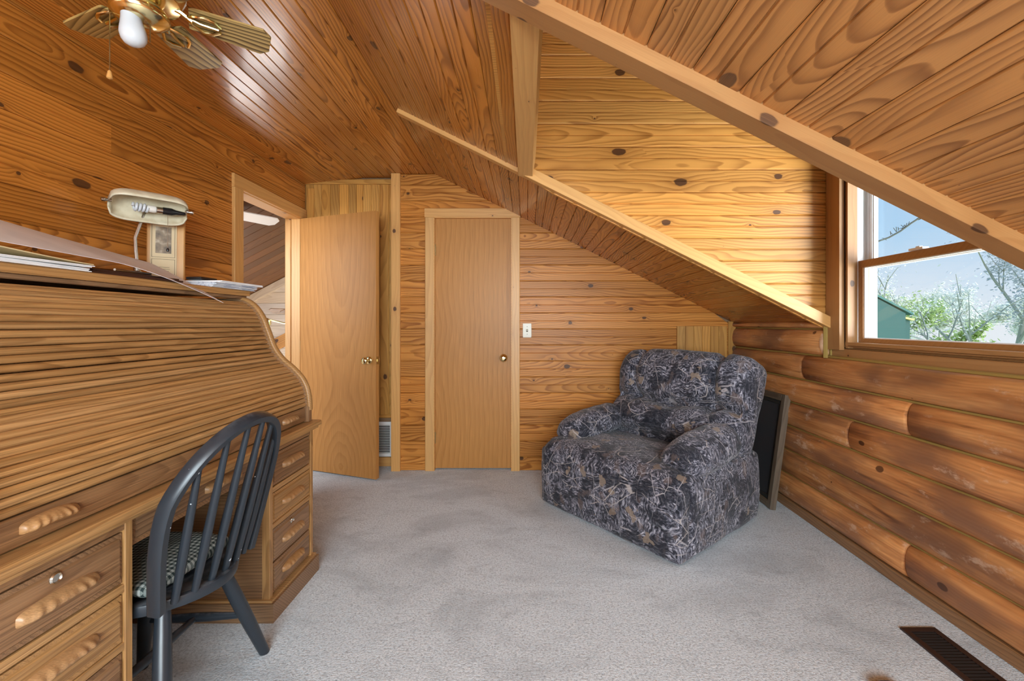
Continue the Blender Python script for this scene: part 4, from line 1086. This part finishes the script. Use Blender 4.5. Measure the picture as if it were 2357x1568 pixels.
# ================================================================ CEILING FAN
FC = V((-1.20, 1.35, 2.18))
fan = empty('ceiling_fan', (FC.x, FC.y, ZC)); tag(fan, 'polished brass ceiling fan with oak blades and one bare bulb', 'fan')
MB().lathe([(0.075, 0.205), (0.08, 0.17), (0.055, 0.15), (0.06, 0.12), (0.105, 0.10), (0.115, 0.05), (0.10, 0.012), (0.06, 0.0)], FC, n=28).build('motor_housing', M['brass'], fan, smooth=50)
MB().lathe([(0.05, 0.0), (0.062, -0.015), (0.075, -0.035), (0.072, -0.05), (0.045, -0.066), (0.030, -0.072), (0.004, -0.074)], FC, n=28).build('light_kit', M['brass'], fan, smooth=50)
for k in range(6):
    q = math.radians(36 + 60 * k)
    d = V((math.cos(q), math.sin(q), 0)); sd = V((-math.sin(q), math.cos(q), 0))
    mb = MB(); blade_mesh(mb, V((0, 0, 0)), 0.0, 0.120, 0.350, 0.088, 0.122, 0.007, -0.16, 0.026)
    bl = bpy.data.objects.new('blade', mb.mesh('blade', M['blade'])) if k == 0 else bpy.data.objects.new('blade', blade_me)
    if k == 0: blade_me = bl.data
    COL.objects.link(bl); bl.parent = fan
    bl.matrix_basis = Matrix.Translation(FC - ROOTLOC[fan.name] + V((0, 0, -0.002))) @ Matrix.Rotation(q, 4, 'Z')
    ROOTLOC[bl.name] = V((0, 0, 0))
    if k == 0:
        ir = MB()
        ir.tube([(0.07, 0, 0.022), (0.10, 0, 0.012), (0.13, 0, -0.006)], [0.010, 0.008, 0.008], 8)
        for s_2 in (-1, 1):
            ir.tube([(0.115, 0, 0.004), (0.13, 0.022 * s_2, -0.002), (0.16, 0.036 * s_2, -0.006 - 0.004 * s_2), (0.185, 0.030 * s_2, -0.006 - 0.004 * s_2), (0.205, 0.012 * s_2, -0.006)], 0.0055, 8)
        ir.tube([(0.115, -0.004, 0.0), (0.15, 0.0, -0.006), (0.20, 0.0, -0.007)], 0.005, 8)
        iron_me = ir.mesh('blade_iron', M['brass'], True)
    io = bpy.data.objects.new('blade_iron', iron_me); COL.objects.link(io); io.parent = bl
# bulb, tilted
bd_ = V((0.10, 0.03, -1)).normalized(); bs = FC + V((-0.006, -0.03, -0.020))
hb = MB().lathe([(0.022, 0.0), (0.025, 0.004), (0.025, 0.030), (0.023, 0.034)], bs, bd_, 18).build('socket', M['white'], fan, smooth=50)
MB().lathe([(0.022, 0.032), (0.0245, 0.040), (0.0245, 0.046), (0.0260, 0.056), (0.0290, 0.072), (0.0320, 0.086), (0.0335, 0.099), (0.0310, 0.114), (0.0245, 0.125), (0.013, 0.132), (0.002, 0.1335)], bs, bd_, 24).build('bulb', M['bulb'], fan, smooth=True)
pc = FC + V((-0.075, -0.02, -0.03))
MB().tube([pc, pc + V((0.0, 0, -0.20))], 0.0016, 6).build('pull_chain', M['brass_dull'], fan)
MB().lathe([(0.002, 0.012), (0.005, 0.008), (0.0075, -0.006), (0.0078, -0.012), (0.003, -0.015)], pc + V((0, 0, -0.205)), n=12).build('pull_knob', M['trim'], fan, smooth=True)
pc2 = FC + V((0.032, 0.0, -0.05))
MB().tube([pc2, pc2 + V((0, 0, -0.075))], 0.0016, 6).build('pull_chain', M['brass_dull'], fan)

# ================================================================ things on the desk
DT = 1.338
lamp_b = V((-1.705, 1.905, DT))
lamp = empty('desk_lamp', tuple(lamp_b)); tag(lamp, 'bankers desk lamp with frosted cream glass shade and spiral bulb', 'lamp')
MB().lathe([(0.075, 0), (0.078, 0.008), (0.06, 0.016), (0.018, 0.022), (0.012, 0.05), (0.016, 0.062), (0.022, 0.066), (0.012, 0.075), (0.014, 0.09), (0.007, 0.10)], lamp_b, n=20).build('base', M['nickel'], lamp, smooth=40)
sa = V((0.161, 0.18, 0)).normalized(); sp_ = V((sa.y, -sa.x, 0))   # shade axis; side facing the camera
SCN = V((-1.645, 1.90, 1.683))
MB().tube([lamp_b + V((0, 0, 0.09)), lamp_b + V((-0.006, 0, 0.16)), lamp_b + V((-0.010, 0.0, 0.22)), SCN - sp_ * 0.072 + V((0, 0, 0.03))], 0.0065, 8).build('stem', M['nickel'], lamp, smooth=True)
mb = MB()
tilt = math.radians(38)
def shade(a, b):
    t = 2 * a - 1; q = math.pi * (b * 1.12 - 0.06)
    env = (1 - abs(t) ** 5.0) ** 0.4 if abs(t) < 1 else 0.0
    ra_ = 0.020 + 0.048 * env
    L = 0.128 * t
    cx = -math.cos(q) * ra_ ; cy = math.sin(q) * ra_ * 0.95
    # opening faces down and toward the viewer
    ax1 = sp_ * math.cos(tilt) * 1 + V((0, 0, 1)) * math.sin(tilt); ax2 = -sp_ * math.sin(tilt) + V((0, 0, 1)) * math.cos(tilt)
    return SCN + sa * L + ax1 * cx + ax2 * cy
mb.grid(shade, 32, 18)
so = mb.build('shade', M['shade'], lamp, smooth=True)
md = so.modifiers.new('thick', 'SOLIDIFY'); md.thickness = 0.006; md.offset = 1
for e in (-1, 1): MB().lathe([(0.006, 0), (0.006, 0.016), (0.009, 0.02), (0.009, 0.03), (0.003, 0.034)], SCN + sa * (0.122 * e) + V((0, 0, 0.012)), sa * e, 10).build('finial', M['nickel'], lamp, smooth=True)
bc = SCN + V((0, 0, 0.0)) + sp_ * 0.004
hel = [bc + sa * (-0.058 + 0.05 * i / 60) + (sp_ * math.cos(i * 0.42) + V((0, 0, 1)) * math.sin(i * 0.42)) * 0.0145 for i in range(61)]
MB().tube(hel, 0.0052, 8).build('spiral_bulb', M['bulb'], lamp, smooth=True)
MB().lathe([(0.010, -0.012), (0.015, -0.008), (0.016, 0.016), (0.013, 0.02)], bc, sa, 14).build('bulb_collar', M['bulb_neck'], lamp, smooth=True)
MB().lathe([(0.012, 0.0), (0.014, 0.002), (0.014, 0.022), (0.012, 0.024)], bc + sa * 0.02, sa, 14).build('bulb_band', M['nickel'], lamp, smooth=True)
MB().lathe([(0.016, 0.0), (0.0165, 0.03), (0.011, 0.045), (0.008, 0.075), (0.004, 0.08)], bc + sa * 0.043, sa, 14).build('socket', M['blackplastic'], lamp, smooth=True)
pcl = bc + sa * 0.06 + V((0, 0, -0.012))
MB().tube([pcl, pcl + V((0, 0, -0.155))], 0.001, 5).build('pull_chain', M['nickel'], lamp)
MB().lathe([(0.003, 0.008), (0.006, 0.0), (0.004, -0.008)], pcl + V((0, 0, -0.16)), n=10).build('pull_knob', M['blackplastic'], lamp, smooth=True)

# plaque leaning behind the lamp
pq_c = V((-1.690, 2.035, DT)); pf = V((0.52, -0.85, 0)).normalized(); pr_ = V((0.85, 0.52, 0)).normalized(); pu = (V((0, 0, 1)) - pf * 0.06).normalized(); pn = (pf + V((0, 0, 0.06))).normalized()
plq = empty('wall_plaque', tuple(pq_c)); tag(plq, 'wooden plaque with cream printed card standing behind the desk lamp', 'plaque')
def pqp(a, b, d=0.0): return pq_c + pr_ * a + pu * b + pn * d
plank('board', plq, pqp(0.07, 0.0, 0.0), pu, -pr_, 0.36, 0.14, 0.024, M['trim'], c=0.004)
for o in plq.children:
    pass
MB().obox(pqp(-0.008, 0.18, 0.002), pr_, pu, pn, 0.098, 0.345, 0.003).build('card', M['cream'], plq)
MB().obox(pqp(-0.008, 0.236, 0.0042), pr_, pu, pn, 0.058, 0.125, 0.0012).build('picture', M['sepia'], plq)
mb = MB()
def line(a0, b0_, a1, b1): mb.obox(pqp((a0 + a1) / 2, (b0_ + b1) / 2, 0.0042), pr_, pu, pn, abs(a1 - a0) + 0.0012, abs(b1 - b0_) + 0.0012, 0.001)
for (a0, b0_, a1, b1) in ((-0.05, 0.155, 0.034, 0.155), (-0.05, 0.315, 0.034, 0.315), (-0.05, 0.155, -0.05, 0.315), (0.034, 0.155, 0.034, 0.315), (-0.05, 0.02, 0.034, 0.02), (-0.05, 0.145, 0.034, 0.145), (-0.05, 0.02, -0.05, 0.145), (0.034, 0.02, 0.034, 0.145)): line(a0, b0_, a1, b1)
for i, hw_ in enumerate((0.022, 0.024, 0.020, 0.028, 0.024, 0.020, 0.008)): line(-0.008 - hw_, 0.108 - 0.009 * i, -0.008 + hw_, 0.108 - 0.009 * i)
mb.build('printing', M['ink'], plq)

# papers: sheets as bent thin solids lying on / over the desk top
def sheet(name, fn, mat, base, label, cat, nu=16, nv=10, th=0.0012, group=None):
    o = MB().grid(fn, nu, nv, (0, 0, -th)).top(name, mat, base, smooth=60); tag(o, label, cat, group); return o
XF = -1.325
def stack(name, c, u, w, l, n, h, mat, base_z, label, cat, seed, group=None):
    rng = random.Random(seed); mb = MB(); u = V(u).normalized(); v = V((-u.y, u.x, 0)); z = base_z
    for i in range(n):
        a = rng.uniform(-0.06, 0.06); uu = (u * math.cos(a) + v * math.sin(a)); vv = V((-uu.y, uu.x, 0))
        mb.obox(V((c[0] + rng.uniform(-.008, .008), c[1] + rng.uniform(-.012, .012), z + h / n / 2)), uu, vv, (0, 0, 1), l, w, h / n * 0.86); z += h / n
    o = mb.top(name, mat, (c[0], c[1], base_z)); tag(o, label, cat, group); return o
stack('paper_stack', (-1.43, 1.98, 0), (0, 1, 0), 0.216, 0.28, 7, 0.022, M['paper_blue'], DT, 'stack of printed letters at the end of the desk top', 'papers', 3)
stack('magazine', (-1.42, 2.02, 0), (0.1, 1, 0), 0.20, 0.27, 2, 0.010, M['paper'], DT + 0.0225, 'thin white booklet lying on the printed letters', 'booklet', 5)
MB_ = MB().rbox((-1.44, 1.93, DT + 0.041), (0.035, 0.05, 0.008), 0.006, (4, 6, 3)).top('black_wallet', M['blackplastic'], (-1.44, 1.93, DT + 0.033), smooth=True); tag(MB_, 'small black case lying on top of the booklet', 'case')
stack('folder', (-1.44, 1.52, 0), (0.03, 1, 0), 0.21, 0.33, 2, 0.016, M['leather'], DT, 'dark brown leather folder under the long white sheet', 'folder', 8)
stack('envelope_stack', (-1.43, 1.15, 0), (-0.02, 1, 0), 0.22, 0.32, 6, 0.018, M['paper'], DT, 'pile of pale envelopes under the manila folder', 'papers', 11)
def f_manila(a, b):
    y = 0.90 + 0.44 * a; x = XF + 0.012 - 0.23 * b
    return (x - 0.02 * a, y, DT + 0.026 + 0.030 * (1 - a) ** 1.4 * (1 - 0.15 * b))
sheet('manila_folder', f_manila, M['manila'], (-1.43, 1.12, DT + 0.02), 'bent manila folder lying on the pile of envelopes', 'folder', th=0.003)
def f_long(a, b):
    y = 0.92 + 0.86 * a; x = XF - 0.018 - 0.22 * b + 0.045 * max(0, a - 0.6)
    z = DT + 0.034 + 0.026 * (1 - a) + b * (0.135 - 0.075 * a)
    k = max(0.0, (a - 0.58) / 0.42)
    droop = k ** 1.6 * (1 - b) ** 1.3
    return (x + 0.085 * droop, y, z - 0.105 * droop)
sheet('long_sheet', f_long, M['paper'], (-1.45, 1.35, DT + 0.03), 'long curled white sheet draped along the desk top and over its edge', 'paper', 28, 12)
pn_o = MB().tube([(-1.345, 1.42, DT + 0.020), (-1.35, 1.56, DT + 0.021)], 0.004, 8).top('pen', M['nickel'], (-1.35, 1.49, DT + 0.016), smooth=True); tag(pn_o, 'silver pen lying on the dark leather folder', 'pen')

# ================================================================ wall and floor fittings
sw = empty('light_switch', (0.008, YF, 1.128)); tag(sw, 'ivory light switch plate beside the closet door', 'light switch')
MB().rbox((0.008, YF - 0.004, 1.128), (0.035, 0.004, 0.057), 0.003, (6, 3, 8)).build('plate', M['ivory'], sw, smooth=50)
MB().box((0.001, YF - 0.0095, 1.117), (0.015, YF - 0.0078, 1.139)).build('toggle_slot', M['ink'], sw)
MB().obox((0.008, YF - 0.014, 1.132), (1, 0, 0), (0, 1, 0.5), (0, -0.5, 1), 0.009, 0.016, 0.008).build('toggle', M['ivory'], sw)
for z in (1.098, 1.158): MB().lathe([(0.003, 0), (0.003, 0.0012)], (0.008, YF - 0.008, z), (0, -1, 0), 8).build('screw', M['ink'], sw)
# attic access panel
ap = empty('access_panel', (1.41, YF, 0.45)); tag(ap, 'pine vertical board access panel on the wall behind the recliner', 'panel')
for i in range(6):
    plank('board', ap, (1.21 + 0.0667 * (i + 1) - 0.001, YF - 0.022, 0.45), (0, 0, 1), (-1, 0, 0), 0.712, 0.0655, 0.02, M['pine_vert'], c=0.002)
# wall return grille
gv = empty('return_grille', (-1.17, YA, 0.09)); tag(gv, 'white louvred return air grille at the foot of the alcove wall', 'vent')
gy = YA - 0.004
mb = MB().box((-1.32, gy - 0.008, 0.085), (-1.285, gy, 0.372)).box((-1.125, gy - 0.008, 0.085), (-1.092, gy, 0.372)).box((-1.285, gy - 0.008, 0.085), (-1.125, gy, 0.112)).box((-1.285, gy - 0.008, 0.345), (-1.125, gy, 0.372))
mb.build('frame', M['white'], gv)
MB().box((-1.29, gy - 0.001, 0.105), (-1.12, gy + 0.001, 0.35)).build('backing', M['dark'], gv)
for i in range(17):
    z = 0.118 + i * 0.0138
    MB().obox((-1.205, gy - 0.004, z), (1, 0, 0), (0, 1, -0.9), (0, 0.9, 1), 0.162, 0.011, 0.0018).build('louvre', M['white'], gv)
# floor register
rg = empty('floor_register', (1.515, 1.50, 0)); tag(rg, 'dark brown metal floor register in the carpet by the log wall', 'vent')
x0, x1, y0, y1 = 1.445, 1.580, 1.335, 1.680
mb = MB().box((x0, y0, -0.002), (x0 + 0.022, y1, 0.007)).box((x1 - 0.022, y0, -0.002), (x1, y1, 0.007)).box((x0 + 0.022, y0, -0.002), (x1 - 0.022, y0 + 0.022, 0.007)).box((x0 + 0.022, y1 - 0.022, -0.002), (x1 - 0.022, y1, 0.007))
mb.build('frame', M['ventbrown'], rg)
MB().box((x0 + 0.02, y0 + 0.02, -0.002), (x1 - 0.02, y1 - 0.02, 0.0015)).build('backing', M['dark'], rg)
for i in range(21):
    y = y0 + 0.032 + i * 0.0141
    MB().obox((x0 / 2 + x1 / 2, y, 0.0042), (1, 0, 0), (0, 1, 0.55), (0, -0.55, 1), 0.090, 0.009, 0.0014).build('louvre', M['ventblack'], rg)

# ================================================================ OUTSIDE
g = MB().box((2.2, -20, -3.2), (90, 90, -3.0)).top('ground_outside', M['grass'], (20, 20, -3.1)); struct(g, 'sunlit grass field outside')
sh = empty('green_outbuilding', (7.2, 8.0, -3.0)); tag(sh, 'teal green gabled outbuilding seen through the window', 'building')
yb_ = 8.0
def PX(px, py, y): return V(((px - 1211) / F * y, y, EYE + (746 - py) / F * y))
a = PX(1960, 655, yb_); b = PX(2097, 724, yb_); c1 = PX(2097, 800, yb_)
MB().prism([(a.x - 1.5, yb_, a.z - 0.75), (a.x, yb_, a.z), (b.x - 0.1, yb_, b.z + 0.02), (b.x - 0.1, yb_, -3), (a.x - 1.5, yb_, -3)], (0, 5, 0)).build('wall', M['teal'], sh)
MB().prism([(a.x, yb_ - 0.02, a.z + 0.01), (b.x + 0.03, yb_ - 0.02, b.z - 0.01), (b.x + 0.03, yb_ - 0.02, b.z + 0.03), (a.x, yb_ - 0.02, a.z + 0.05)], (0, 5.1, 0)).build('roof', M['teal_roof'], sh)
e0 = PX(2086, 728, yb_); e1 = PX(2128, 738, yb_)
MB().prism([(e0.x, yb_ + 0.3, e0.z), (e1.x, yb_ + 0.3, e1.z), (e1.x - 0.10, yb_ + 0.3, -3), (e0.x, yb_ + 0.3, -3)], (0, 3, 0)).build('annex_wall', M['teal'], sh)
MB().prism([(e0.x, yb_ + 0.25, e0.z), (e1.x + 0.04, yb_ + 0.25, e1.z), (e1.x + 0.04, yb_ + 0.25, e1.z + 0.035), (e0.x, yb_ + 0.25, e0.z + 0.035)], (0, 3.1, 0)).build('annex_roof', M['fascia'], sh)

def tree(name, base, h, seed, label, leafmat, nleaf, lean=(0, 0), spread=0.5, leaf=0.16, r0=0.16, group='trees outside the window'):
    rng = random.Random(seed); root = empty(name, base); tag(root, label, 'tree', group)
    br = MB(); tips = []
    def grow(p, d, L, r, lev):
        pts = [p]; q = p.copy(); dd = d.copy()
        for i in range(4):
            dd = (dd + V((rng.uniform(-1, 1), rng.uniform(-1, 1), rng.uniform(-0.3, 0.7))) * 0.16).normalized(); q = q + dd * L / 4; pts.append(q.copy())
        br.tube(pts, [r, r * .9, r * .8, r * .7, r * .55], 5 if lev < 2 else 3, caps=False)
        if lev >= 3: tips.extend(pts[1:]); return
        if lev == 2: tips.extend(pts[2:])
        for i in range(4 if lev == 0 else 3):
            k = rng.choice((2, 3, 4)) if lev else rng.choice((2, 3, 4, 4))
            ax = V((rng.uniform(-1, 1), rng.uniform(-1, 1), rng.uniform(-0.2, 0.9))).normalized()
            nd = (dd * (1 - spread) + ax * spread).normalized()
            grow(pts[k], nd, L * rng.uniform(0.5, 0.75), r * 0.5, lev + 1)
    grow(V(base), V((lean[0], lean[1], 1)).normalized(), h * 0.5, r0, 0)
    br.build('trunk', M['bark'], root, smooth=True)
    lf = MB(); fs = []
    for i in range(nleaf):
        p = rng.choice(tips) + V((rng.gauss(0, 1), rng.gauss(0, 1), rng.gauss(0, 1))) * h * 0.035
        a_ = V((rng.uniform(-1, 1), rng.uniform(-1, 1), rng.uniform(-1, 1))).normalized(); b_ = a_.orthogonal().normalized()
        s1 = leaf * rng.uniform(0.5, 1.2)
        n0 = len(lf.v); lf.v += [p - a_ * s1, p + b_ * s1 * 0.5, p + a_ * s1, p - b_ * s1 * 0.5]; fs.append((n0, n0 + 1, n0 + 2, n0 + 3))
    me = bpy.data.meshes.new('foliage'); me.from_pydata([tuple(p - V(base)) for p in lf.v], [], fs); me.materials.append(leafmat)
    o = bpy.data.objects.new('foliage', me); COL.objects.link(o); o.parent = root; o['kind'] = 'stuff'
def gp(px, y): return ((px - 1211) / F * y, y, -3.0)
tree('budding_tree', gp(2140, 17), 6.3, 3, 'tall upright budding tree beyond the outbuilding', M['leaf2'], 1500, spread=0.42, leaf=0.055, r0=0.15)
tree('leaning_tree', gp(2195, 13), 5.6, 12, 'leaning pale tree with forked bare branches outside', M['leaf2'], 1500, lean=(0.45, -0.1), spread=0.55, leaf=0.05, r0=0.13)
tree('green_tree', gp(2050, 25), 6.9, 5, 'leafy light green tree behind the outbuilding roof', M['leaf'], 5000, spread=0.6, leaf=0.10)
tree('grey_tree', gp(2350, 21), 8.8, 8, 'tall grey green tree at the edge of the field', M['grey_leaf'], 5000, spread=0.45, leaf=0.09)
for i, (px, y, h_, mt) in enumerate(((2095, 36, 6.6, 'leaf2'), (2225, 38, 6.9, 'leaf2'), (2325, 50, 8.0, 'leaf2'), (2165, 58, 9.0, 'leaf2'), (2040, 52, 8.2, 'leaf'), (2255, 24, 4.4, 'leaf'))):
    tree('orchard_tree', gp(px, y), h_, 20 + i, ['pale blossoming tree in the field behind the upright budding tree', 'pale blossoming tree in the field behind the forked leaning tree', 'pale wide tree in the far row near the grey tree', 'pale wide tree in the far row between two others', 'light green tree in the far row behind the outbuilding', 'small green tree low in the field beside the leaning tree'][i], M[mt], 6000, spread=0.65, leaf=0.13, r0=0.09)
# bare tree beside the house, one branch crossing the window
bt = empty('bare_tree', tuple(gp(1840, 7.0))); tag(bt, 'bare tree beside the house with one budding branch across the sky', 'tree')
t0 = V(gp(1840, 7.0)); cb0 = PX(1840, 655, 7.0); cb1 = PX(2200, 460, 7.0)
MB().tube([t0, t0 + V((0.05, 0.05, 2.0)), V((cb0.x, cb0.y, cb0.z)), V((cb0.x - 0.1, cb0.y + 0.1, cb0.z + 1.4))], [0.14, 0.12, 0.09, 0.05], 8).build('trunk', M['bark_dark'], bt, smooth=True)
tw = MB().tube([cb0.lerp(cb1, i / 14) + V((0, 0, 0.03 * math.sin(i * 1.3))) for i in range(15)], [0.035] * 5 + [0.014] * 10, 5); rng = random.Random(4)
for i in range(90):
    p = cb0.lerp(cb1, rng.random()); tw.tube([p, p + V((rng.uniform(-.07, .07), rng.uniform(-.05, .05), rng.uniform(-.02, .07)))], 0.005, 3)
tw.build('branch', M['bark_dark'], bt)

# small coloured thing lying on the carpet by the register
toy = empty('small_toy', (1.158, 1.387, 0)); tag(toy, 'small orange and blue toy lying on the carpet near the register', 'toy')
MB().rbox((1.158, 1.387, 0.016), (0.045, 0.018, 0.016), 0.012, (10, 6, 6)).build('body', plain('toy_orange', (0.55, 0.16, 0.06), 0.5), toy, smooth=True)
MB().rbox((1.156, 1.387, 0.0165), (0.024, 0.0186, 0.0166), 0.012, (8, 6, 6)).build('band', plain('toy_blue', (0.10, 0.13, 0.28), 0.5), toy, smooth=True)
